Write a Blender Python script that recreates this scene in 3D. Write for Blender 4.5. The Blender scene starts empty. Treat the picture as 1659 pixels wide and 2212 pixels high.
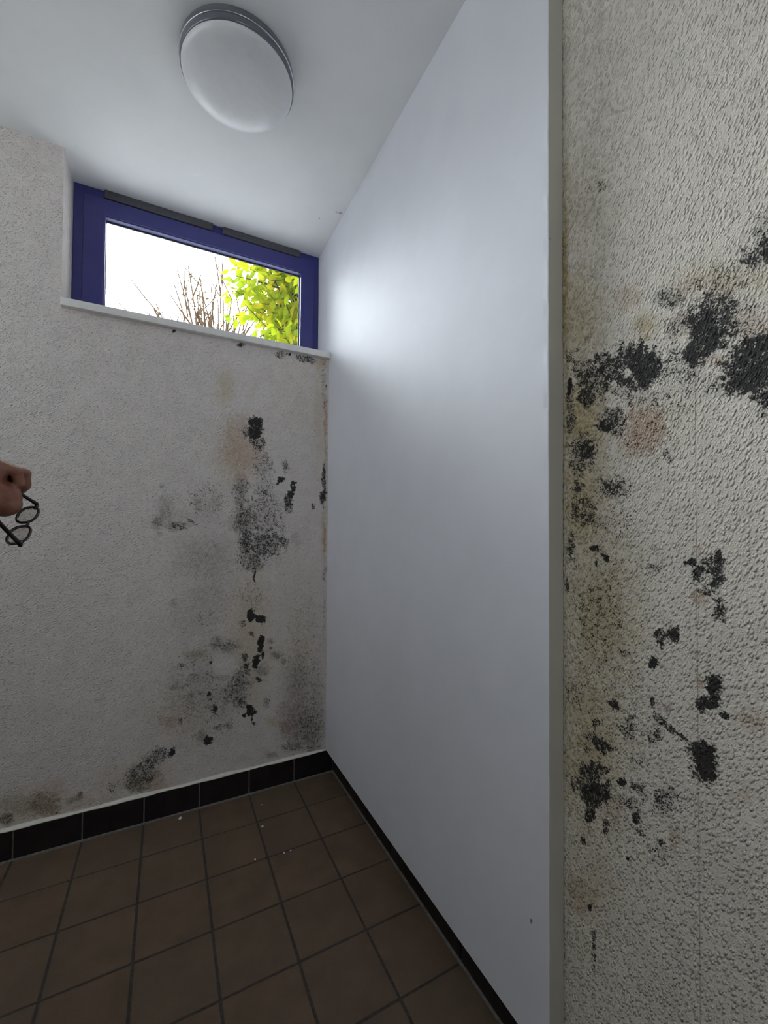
import bpy, bmesh, math, random
import numpy as np
from mathutils import Vector, Matrix

random.seed(7)
rng = np.random.default_rng(7)
S = bpy.context.scene
C = S.collection

# ------------------------------------------------------------------ camera, world, lights, exposure
CAM_H = 1.2121
RT = Vector((0.8880, -0.4597, 0.0065)).normalized()
FW = Vector((0.4595, 0.8880, 0.0190)).normalized()
RT = (RT - FW * RT.dot(FW)).normalized()
UP = RT.cross(FW)
F_PX = 903.14
cam_data = bpy.data.cameras.new('camera')
cam = bpy.data.objects.new('camera', cam_data)
C.objects.link(cam)
cam_data.sensor_fit = 'VERTICAL'
cam_data.sensor_height = 24.0
cam_data.lens = 24.0 * F_PX / 2212.0
cam_data.shift_y = 11.4 / 2212.0
cam_data.clip_start = 0.02
cam.matrix_world = Matrix(((RT.x, UP.x, -FW.x, 0), (RT.y, UP.y, -FW.y, 0), (RT.z, UP.z, -FW.z, CAM_H), (0, 0, 0, 1)))
S.camera = cam

SKY_STRENGTH = 12.0
S.view_settings.view_transform = 'Standard'
S.view_settings.look = 'None'
S.view_settings.exposure = -0.17
S.view_settings.gamma = 1.0
S.view_settings.use_curve_mapping = False
S.cycles.max_bounces = 16
S.cycles.diffuse_bounces = 10
S.cycles.transparent_max_bounces = 16
S.cycles.use_denoising = True

world = bpy.data.worlds.new('overcast_sky')
S.world = world
world.use_nodes = True
wn = world.node_tree.nodes
wl = world.node_tree.links
# overcast sky, brighter where the sun stands behind the clouds
w_tc = wn.new('ShaderNodeTexCoord'); w_dot = wn.new('ShaderNodeVectorMath'); w_dot.operation = 'DOT_PRODUCT'
wl.new(w_tc.outputs['Generated'], w_dot.inputs[0]); w_dot.inputs[1].default_value = Vector((-0.15, 0.91, 0.39)).normalized()
w_max = wn.new('ShaderNodeMath'); w_max.operation = 'MAXIMUM'; w_max.inputs[1].default_value = 0.0
wl.new(w_dot.outputs['Value'], w_max.inputs[0])
w_pow = wn.new('ShaderNodeMath'); w_pow.operation = 'POWER'; w_pow.inputs[1].default_value = 30.0
wl.new(w_max.outputs[0], w_pow.inputs[0])
w_mad = wn.new('ShaderNodeMath'); w_mad.operation = 'MULTIPLY_ADD'; w_mad.inputs[1].default_value = 7.8 * SKY_STRENGTH; w_mad.inputs[2].default_value = 0.27 * SKY_STRENGTH
wl.new(w_pow.outputs[0], w_mad.inputs[0])
wn['Background'].inputs['Color'].default_value = (0.935, 0.958, 1.02, 1)
wl.new(w_mad.outputs[0], wn['Background'].inputs['Strength'])

# room dimensions (metres): X along the window wall, Y towards it, Z up
D, XP, XR, XB, YE, H = 1.9745, 0.7062, 0.7509, 0.7398, 0.6164, 2.6568
YF = 2.14                      # window frame face
XL, Z_SILL = -0.374, 2.067     # left reveal, sill top
ROOM_L, ROOM_R = -1.75, -1.30  # left wall, rear wall
WALL_OUT = 2.24
TILE, X0, Y0, HB = 0.205, 0.5472, 1.9744, 0.108

def portal(name, loc, rot, sx, sy):
    l = bpy.data.lights.new(name, 'AREA')
    l.shape = 'RECTANGLE'; l.size = sx; l.size_y = sy
    l.cycles.is_portal = True
    o = bpy.data.objects.new(name, l); C.objects.link(o)
    o.location = loc; o.rotation_euler = rot
    return o
portal('window_portal', ((XL + XP) / 2, WALL_OUT + 0.02, 2.37), (math.radians(-90), 0, 0), 1.1, 0.62)
LW_Y0, LW_Y1, LW_Z0, LW_Z1 = 0.15, 1.93, 1.62, 2.58   # high window added to the unseen left wall to let in fill light
RW_X0, RW_X1, RW_Z0, RW_Z1 = -0.40, 0.50, 1.65, 2.56   # window added behind the camera for fill light
portal('rear_fill_portal', ((RW_X0 + RW_X1) / 2, ROOM_R - 0.22, (RW_Z0 + RW_Z1) / 2), (math.radians(90), 0, 0), RW_X1 - RW_X0, RW_Z1 - RW_Z0)
portal('side_fill_portal', (ROOM_L - 0.22, (LW_Y0 + LW_Y1) / 2, (LW_Z0 + LW_Z1) / 2), (math.radians(90), 0, math.radians(-90)), LW_Y1 - LW_Y0, LW_Z1 - LW_Z0)

# ------------------------------------------------------------------ helpers
def at(u, v, rng_m):
    """point seen at photo pixel (u, v), rng_m metres away from the camera"""
    d = FW + RT * ((u - 829.5) / F_PX) + UP * ((1117.4 - v) / F_PX)
    return Vector((0, 0, CAM_H)) + d.normalized() * rng_m

def link_mesh(name, me, mats=None, parent=None):
    o = bpy.data.objects.new(name, me); C.objects.link(o)
    for m in (mats or []):
        me.materials.append(m)
    if parent is not None:
        o.parent = parent
        o.matrix_parent_inverse = Matrix.Translation(parent.location).inverted()
    return o

def obj(name, bm, mats, parent=None, smooth=False):
    me = bpy.data.meshes.new(name)
    bm.to_mesh(me); bm.free()
    if smooth:
        me.polygons.foreach_set('use_smooth', [True] * len(me.polygons))
    if not isinstance(mats, (list, tuple)):
        mats = [mats]
    return link_mesh(name, me, mats, parent)

def empty(name, loc=(0, 0, 0)):
    o = bpy.data.objects.new(name, None); C.objects.link(o)
    o.location = loc; o.empty_display_size = 0.05
    return o

def tag(o, label, cat, group=None):
    o['label'] = label; o['category'] = cat
    if group: o['group'] = group
    return o

def struct(o, label=None, cat=None):
    o['kind'] = 'structure'
    if label: o['label'] = label
    if cat: o['category'] = cat
    return o

def box(bm, x0, x1, y0, y1, z0, z1, mat=0, bevel=0.0, seg=2):
    vs = [bm.verts.new((x, y, z)) for z in (z0, z1) for y in (y0, y1) for x in (x0, x1)]
    fs = [(0, 2, 3, 1), (4, 5, 7, 6), (0, 1, 5, 4), (2, 6, 7, 3), (0, 4, 6, 2), (1, 3, 7, 5)]
    faces = [bm.faces.new([vs[i] for i in f]) for f in fs]
    for f in faces: f.material_index = mat
    if bevel > 0:
        es = list({e for f in faces for e in f.edges})
        r = bmesh.ops.bevel(bm, geom=es, offset=bevel, segments=seg, profile=0.5, affect='EDGES')
        for f in r['faces']: f.material_index = mat
    return faces

def lathe(bm, prof, seg=96, mat=0, cx=0, cy=0):
    rings = []
    for r, z in prof:
        if r < 1e-6:
            rings.append([bm.verts.new((cx, cy, z))])
        else:
            rings.append([bm.verts.new((cx + r * math.cos(2 * math.pi * k / seg), cy + r * math.sin(2 * math.pi * k / seg), z)) for k in range(seg)])
    for a, b in zip(rings, rings[1:]):
        for k in range(seg):
            k2 = (k + 1) % seg
            if len(a) == 1 and len(b) == 1: continue
            if len(a) == 1: f = bm.faces.new((a[0], b[k2], b[k]))
            elif len(b) == 1: f = bm.faces.new((a[k], a[k2], b[0]))
            else: f = bm.faces.new((a[k], a[k2], b[k2], b[k]))
            f.material_index = mat

def tube(bm, pts, radii, seg=8, closed=False, cap=True):
    pts = [Vector(p) for p in pts]
    n = len(pts)
    if not isinstance(radii, list): radii = [radii] * n
    rings = []
    ref = None
    for i, p in enumerate(pts):
        if closed: t = pts[(i + 1) % n] - pts[i - 1]
        else: t = pts[min(i + 1, n - 1)] - pts[max(i - 1, 0)]
        t.normalize()
        if ref is None:
            ref = Vector((0, 0, 1)) if abs(t.z) < 0.9 else Vector((1, 0, 0))
        a = (ref - t * ref.dot(t)).normalized(); ref = a
        b = t.cross(a)
        r = radii[i]
        ra, rb = r if isinstance(r, tuple) else (r, r)
        rings.append([bm.verts.new(p + a * (ra * math.cos(2 * math.pi * k / seg)) + b * (rb * math.sin(2 * math.pi * k / seg))) for k in range(seg)])
    m = n if closed else n - 1
    for i in range(m):
        A, B = rings[i], rings[(i + 1) % n]
        for k in range(seg):
            bm.faces.new((A[k], A[(k + 1) % seg], B[(k + 1) % seg], B[k]))
    if cap and not closed:
        bm.faces.new(rings[0][::-1]); bm.faces.new(rings[-1])

# ------------------------------------------------------------------ shader helpers
class NT:
    def __init__(self, name):
        self.m = bpy.data.materials.new(name); self.m.use_nodes = True
        self.t = self.m.node_tree; self.n = self.t.nodes
        self.b = self.n['Principled BSDF']; self.out = self.n['Material Output']
    def add(self, typ, **kw):
        nd = self.n.new(typ)
        for k, v in kw.items(): setattr(nd, k, v)
        return nd
    def put(self, sock, v):
        if hasattr(v, 'is_output'): self.t.links.new(v, sock)
        elif v is not None: sock.default_value = v
    def math(self, op, a, b=None, clamp=False):
        nd = self.add('ShaderNodeMath', operation=op, use_clamp=clamp)
        self.put(nd.inputs[0], a)
        if b is not None: self.put(nd.inputs[1], b)
        return nd.outputs[0]
    def rng(self, v, a, b, c=0.0, d=1.0, smooth=True):
        nd = self.add('ShaderNodeMapRange', interpolation_type='SMOOTHSTEP' if smooth else 'LINEAR')
        self.put(nd.inputs['Value'], v)
        for k, x in zip(('From Min', 'From Max', 'To Min', 'To Max'), (a, b, c, d)): self.put(nd.inputs[k], x)
        return nd.outputs[0]
    def mix(self, f, a, b):
        nd = self.add('ShaderNodeMix', data_type='RGBA')
        self.put(nd.inputs[0], f); self.put(nd.inputs[6], a); self.put(nd.inputs[7], b)
        return nd.outputs[2]
    def coord(self, scale=(1, 1, 1), rot=(0, 0, 0)):
        tc = self.add('ShaderNodeTexCoord'); mp = self.add('ShaderNodeMapping')
        mp.inputs['Scale'].default_value = scale; mp.inputs['Rotation'].default_value = rot
        self.t.links.new(tc.outputs['Object'], mp.inputs['Vector'])
        return mp.outputs[0]
    def noise(self, vec, scale, detail=2.0, rough=0.5, dist=0.0):
        nd = self.add('ShaderNodeTexNoise')
        self.put(nd.inputs['Vector'], vec)
        nd.inputs['Scale'].default_value = scale; nd.inputs['Detail'].default_value = detail
        nd.inputs['Roughness'].default_value = rough; nd.inputs['Distortion'].default_value = dist
        return nd.outputs[0]
    def attr(self, name):
        return self.add('ShaderNodeAttribute', attribute_name=name).outputs['Fac']
    def bump(self, h, strength, dist, prev=None):
        nd = self.add('ShaderNodeBump')
        nd.inputs['Strength'].default_value = strength; nd.inputs['Distance'].default_value = dist
        self.put(nd.inputs['Height'], h)
        if prev is not None: self.t.links.new(prev, nd.inputs['Normal'])
        return nd.outputs[0]
    def fin(self, col=None, rough=None, normal=None, **kw):
        if col is not None: self.put(self.b.inputs['Base Color'], col)
        if rough is not None: self.put(self.b.inputs['Roughness'], rough)
        if normal is not None: self.t.links.new(normal, self.b.inputs['Normal'])
        for k, v in kw.items(): self.put(self.b.inputs[k.replace('_', ' ')], v)
        return self.m

def rgb(r, g, b): return (r, g, b, 1.0)

def simple(name, col, rough=0.5, var=0.12, scale=40, bump=0.0, bscale=200, **kw):
    t = NT(name); v = t.coord()
    n = t.noise(v, scale, 4)
    a = tuple(c * (1 - var) for c in col) + (1,); b = tuple(min(1, c * (1 + var)) for c in col) + (1,)
    c = t.mix(t.rng(n, 0.3, 0.7), a, b)
    nm = t.bump(t.noise(v, bscale, 3), bump, 0.002) if bump else None
    return t.fin(c, rough, nm, **kw)

def painted_wall(name, base, bscale, bstrength, bdist, rot, stretch, seam=None):
    """white painted wall plaster with mould, rust and damp stains kept in mesh attributes"""
    t = NT(name); v = t.coord()
    fine = t.noise(v, 330, 3, 0.62)
    med = t.noise(v, 95, 4, 0.6)
    big = t.noise(v, 22, 4, 0.55)
    fm = t.math('ADD', t.math('MULTIPLY', fine, 0.62), t.math('MULTIPLY', med, 0.38))
    sp = t.math('MULTIPLY', t.math('SUBTRACT', fm, 0.5), 4.2)
    b2 = tuple(x * 0.93 for x in base)
    col = t.mix(t.rng(big, 0.35, 0.65), rgb(*base), rgb(*b2))
    Y, O, P, G, B, K = (t.attr('stain_' + k) for k in ('yellow', 'orange', 'purple', 'grey', 'olive', 'black'))
    col = t.mix(t.math('MULTIPLY', Y, t.rng(med, 0.3, 0.7, 0.95, 1.5), True), col, rgb(0.53, 0.43, 0.23))
    col = t.mix(t.math('MULTIPLY', O, t.rng(fm, 0.36, 0.64, 0.25, 1.15), True), col, rgb(0.42, 0.235, 0.13))
    col = t.mix(t.math('MULTIPLY', P, t.rng(fm, 0.38, 0.6, 0.2, 0.95), True), col, rgb(0.20, 0.11, 0.10))
    col = t.mix(t.math('MULTIPLY', G, t.rng(fm, 0.34, 0.66, 0.25, 1.3), True), col, rgb(0.20, 0.185, 0.165))
    col = t.mix(t.math('MULTIPLY', B, t.rng(fm, 0.36, 0.6, 0.25, 1.0), True), col, rgb(0.10, 0.088, 0.035))
    col = t.mix(t.math('MULTIPLY', t.rng(K, 0.12, 1.0), t.rng(med, 0.3, 0.7, 0.4, 0.85)), col, rgb(0.15, 0.145, 0.135))
    on = t.rng(K, 0.02, 0.12)
    km = t.math('MULTIPLY', t.rng(t.math('ADD', K, sp), 0.50, 0.72), on)
    kc = t.mix(t.rng(fine, 0.35, 0.65), rgb(0.009, 0.009, 0.010), rgb(0.035, 0.035, 0.034))
    col = t.mix(t.math('MULTIPLY', km, 0.94), col, kc)
    hv = t.coord(stretch, rot); hv.node.vector_type = 'TEXTURE'
    def chips(scale, lo, hi):
        vo = t.add('ShaderNodeTexVoronoi', feature='F1'); t.t.links.new(hv, vo.inputs['Vector'])
        vo.inputs['Scale'].default_value = scale; vo.inputs['Randomness'].default_value = 1.0
        sc = t.add('ShaderNodeSeparateColor'); t.t.links.new(vo.outputs['Color'], sc.inputs[0])
        return t.math('MULTIPLY', t.rng(vo.outputs['Distance'], lo, hi, 1.0, 0.0), t.rng(sc.outputs[0], 0.1, 1.0, 0.1, 1.0, False))
    h = t.math('ADD', chips(bscale, 0.10, 0.55), t.math('MULTIPLY', chips(bscale * 1.9, 0.10, 0.60), 0.45))
    h = t.math('ADD', h, t.math('MULTIPLY', t.noise(v, bscale * 2.6, 3, 0.6), 0.45))
    if seam is not None:
        sx = t.add('ShaderNodeSeparateXYZ'); tc = t.add('ShaderNodeTexCoord')
        t.t.links.new(tc.outputs['Object'], sx.inputs[0])
        dd = t.math('ABSOLUTE', t.math('SUBTRACT', sx.outputs['Y'], seam))
        ln = t.rng(dd, 0.0004, 0.0011, 1.0, 0.0)
        ln = t.math('MULTIPLY', ln, t.rng(sx.outputs['Z'], 1.52, 1.60, 1.0, 0.0))
        col = t.mix(t.math('MULTIPLY', ln, t.rng(med, 0.42, 0.6, 0.05, 0.4)), col, rgb(0.12, 0.10, 0.08))
        h = t.math('SUBTRACT', h, t.math('MULTIPLY', ln, 0.25))
    nm = t.bump(h, bstrength, bdist)
    return t.fin(col, 0.82, nm, Specular_IOR_Level=0.25)

# ------------------------------------------------------------------ materials
M = {}
M['wall_back'] = painted_wall('paint_window_wall', (0.755, 0.70, 0.665), 135, 0.9, 0.0044, (0, 1.0, 0), (0.8, 1, 1.35))
M['wall_right'] = painted_wall('paint_woodchip_wall', (0.87, 0.815, 0.71), 150, 1.0, 0.0060, (0.38, 0, 0), (1, 0.8, 1.5), seam=0.364)
def white_paint(name, base, marks=(), bs=0.22):
    t = NT(name); v = t.coord()
    n1 = t.noise(v, 5, 4, 0.55); n2 = t.noise(v, 260, 2); n3 = t.noise(t.coord((1, 2.2, 0.9), (0.6, 0, 0)), 14, 5, 0.6)
    col = t.mix(t.rng(n1, 0.35, 0.65), rgb(*base), rgb(*[b * 0.965 for b in base]))
    if marks:
        tc = t.add('ShaderNodeTexCoord')
        for (p, r, dark) in marks:
            d = t.add('ShaderNodeVectorMath', operation='DISTANCE')
            t.t.links.new(tc.outputs['Object'], d.inputs[0]); d.inputs[1].default_value = p
            k = t.math('MULTIPLY', t.rng(t.math('ADD', d.outputs['Value'], t.math('MULTIPLY', t.math('SUBTRACT', n2, 0.5), r * 2.5)), r * 0.6, r, 1.0, 0.0), dark)
            col = t.mix(k, col, rgb(0.09, 0.09, 0.10))
    h = t.math('ADD', t.math('MULTIPLY', n2, 0.5), t.math('MULTIPLY', n3, 0.12))
    return t.fin(col, 0.75, t.bump(h, bs, 0.0006), Specular_IOR_Level=0.3)
M['panel'] = white_paint('paint_smooth_panel', (0.745, 0.755, 0.80), [((0.706, 0.664, 0.366), 0.004, 0.8), ((0.706, 0.665, 0.361), 0.003, 0.7), ((0.7104, 0.6164, 1.8207), 0.0016, 0.9)])
M['edge'] = white_paint('panel_edge_shaded', (0.50, 0.48, 0.425), [((0.7104, 0.6164, 1.8207), 0.0016, 0.9)], 0.15)  # end face: greyer tone, with its shade put into the colour
M['ceiling'] = white_paint('paint_ceiling', (0.84, 0.85, 0.85), [((0.69, 1.793, H), 0.009, 0.55), ((0.672, 1.797, H), 0.006, 0.4), ((0.615, 1.872, H), 0.004, 0.6)], 0.12)
M['plain'] = white_paint('paint_plain', (0.72, 0.715, 0.70))
M['sill'] = simple('sill_stone', (0.78, 0.76, 0.735), 0.35, 0.05, 30)
M['frame'] = simple('blue_lacquer', (0.040, 0.040, 0.205), 0.32, 0.06, 20)
M['rubber'] = simple('black_gasket', (0.02, 0.02, 0.022), 0.6)
M['strip'] = simple('grey_sealing_foam', (0.085, 0.085, 0.10), 0.85, 0.15, 80)
M['bead_light'] = simple('pale_blue_bead', (0.05, 0.055, 0.20), 0.45, 0.05)
def glass_mat(name, tint):
    t = NT(name)
    tr = t.add('ShaderNodeBsdfTransparent'); tr.inputs['Color'].default_value = tint
    gl = t.add('ShaderNodeBsdfGlossy'); gl.inputs['Roughness'].default_value = 0.02
    lw = t.add('ShaderNodeLayerWeight'); lw.inputs[0].default_value = 0.5
    fr = t.math('MULTIPLY_ADD', t.math('POWER', lw.outputs['Facing'], 4.0), 0.8); fr.node.inputs[2].default_value = 0.04
    mx = t.add('ShaderNodeMixShader')
    t.t.links.new(fr, mx.inputs[0]); t.t.links.new(tr.outputs[0], mx.inputs[1]); t.t.links.new(gl.outputs[0], mx.inputs[2])
    t.t.links.new(mx.outputs[0], t.out.inputs['Surface'])
    return t.m
M['glass'] = glass_mat('window_glass', (0.96, 0.985, 0.98, 1))
M['lens'] = glass_mat('lens_glass', (0.93, 0.92, 0.90, 1))
def tile_mat():
    t = NT('brown_floor_tile'); v = t.coord()
    g = t.add('ShaderNodeNewGeometry').outputs['Random Per Island']
    n = t.noise(v, 9, 5, 0.6); f = t.noise(v, 260, 3, 0.7)
    c = t.mix(t.rng(n, 0.3, 0.7), rgb(0.120, 0.080, 0.052), rgb(0.158, 0.105, 0.068))
    c = t.mix(t.math('MULTIPLY', g, 0.35), c, rgb(0.13, 0.10, 0.072))
    c = t.mix(t.rng(f, 0.56, 0.72, 0, 0.5), c, rgb(0.075, 0.045, 0.03))
    c = t.mix(t.rng(f, 0.28, 0.42, 0.3, 0.0), c, rgb(0.20, 0.15, 0.11))
    return t.fin(c, 0.62, t.bump(f, 0.25, 0.0012), Specular_IOR_Level=0.3)
M['tile'] = tile_mat()
M['grout'] = simple('dark_grout', (0.055, 0.048, 0.042), 0.9, 0.25, 120)
M['grout_light'] = simple('pale_grout', (0.21, 0.20, 0.185), 0.9, 0.25, 120)
M['skirting'] = simple('black_brown_glazed_tile', (0.017, 0.013, 0.013), 0.28, 0.25, 20, Specular_IOR_Level=0.3)
M['filler'] = simple('white_filler', (0.76, 0.74, 0.67), 0.8, 0.05, 60)
M['crumb'] = simple('plaster_crumb', (0.78, 0.76, 0.70), 0.85, 0.08)
M['lamp_base'] = simple('grey_glossy_plastic', (0.13, 0.135, 0.16), 0.08, 0.02, Specular_IOR_Level=0.7)
M['lamp_opal'] = simple('opal_diffuser', (0.72, 0.73, 0.74), 0.32, 0.02)
M['chrome'] = simple('bright_rim', (0.75, 0.77, 0.82), 0.12, 0.02, Metallic=0.9)
M['skin'] = None
def skin_mat():
    t = NT('skin'); v = t.coord()
    n = t.noise(v, 45, 4, 0.6); f = t.noise(v, 320, 3)
    c = t.mix(t.rng(n, 0.35, 0.65), rgb(0.30, 0.145, 0.095), rgb(0.22, 0.080, 0.055))
    return t.fin(c, 0.5, t.bump(f, 0.2, 0.001), Subsurface_Weight=0.08, Subsurface_Scale=0.004)
M['skin'] = skin_mat()
M['shirt'] = simple('grey_knit', (0.16, 0.17, 0.20), 0.9, 0.15, 60, 0.3, 400)
M['jeans'] = simple('dark_denim', (0.04, 0.05, 0.09), 0.9, 0.2, 80, 0.3, 500)
M['shoe'] = simple('black_leather', (0.02, 0.02, 0.02), 0.45)
M['hair'] = simple('brown_hair', (0.06, 0.035, 0.02), 0.5, 0.3, 150)
M['eye'] = simple('eye_white', (0.75, 0.73, 0.70), 0.2, 0.02)
M['iris'] = simple('brown_iris', (0.06, 0.03, 0.015), 0.2, 0.1)
M['spectacle'] = simple('dark_brown_acetate', (0.014, 0.009, 0.008), 0.30, 0.3, 90)
M['bark'] = simple('dark_bark', (0.05, 0.032, 0.024), 0.9, 0.3, 30)
M['twig'] = simple('tan_twig_bark', (0.15, 0.09, 0.05), 0.9, 0.3, 30)
def leaf_mat(name, c1, c2, c3):
    t = NT(name)
    g = t.add('ShaderNodeNewGeometry').outputs['Random Per Island']
    r = t.add('ShaderNodeValToRGB')
    e = r.color_ramp.elements
    e[0].position = 0.0; e[0].color = rgb(*c1)
    e[1].position = 1.0; e[1].color = rgb(*c3)
    m_ = e.new(0.6); m_.color = rgb(*c2)
    t.t.links.new(g, r.inputs[0])
    df = t.add('ShaderNodeBsdfDiffuse'); tl = t.add('ShaderNodeBsdfTranslucent'); mx = t.add('ShaderNodeMixShader')
    mx.inputs[0].default_value = 0.45
    t.t.links.new(r.outputs[0], df.inputs['Color']); t.t.links.new(r.outputs[0], tl.inputs['Color'])
    t.t.links.new(df.outputs[0], mx.inputs[1]); t.t.links.new(tl.outputs[0], mx.inputs[2])
    t.t.links.new(mx.outputs[0], t.out.inputs['Surface'])
    return t.m
M['leaf'] = leaf_mat('yellow_green_leaf', (0.26, 0.38, 0.018), (0.45, 0.53, 0.020), (0.62, 0.52, 0.025))
M['leaf_small'] = leaf_mat('autumn_leaf', (0.14, 0.11, 0.014), (0.15, 0.12, 0.02), (0.16, 0.09, 0.02))
M['light_block'] = simple('dark_light_block', (0.16, 0.155, 0.15), 0.9, 0.1, 6)  # dark surface of the added light-blocking wall
M['bounce_ground'] = simple('pale_bounce_gravel', (0.74, 0.74, 0.73), 0.95, 0.15, 8)  # unseen ground, made pale to bounce light up to the ceiling

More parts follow.
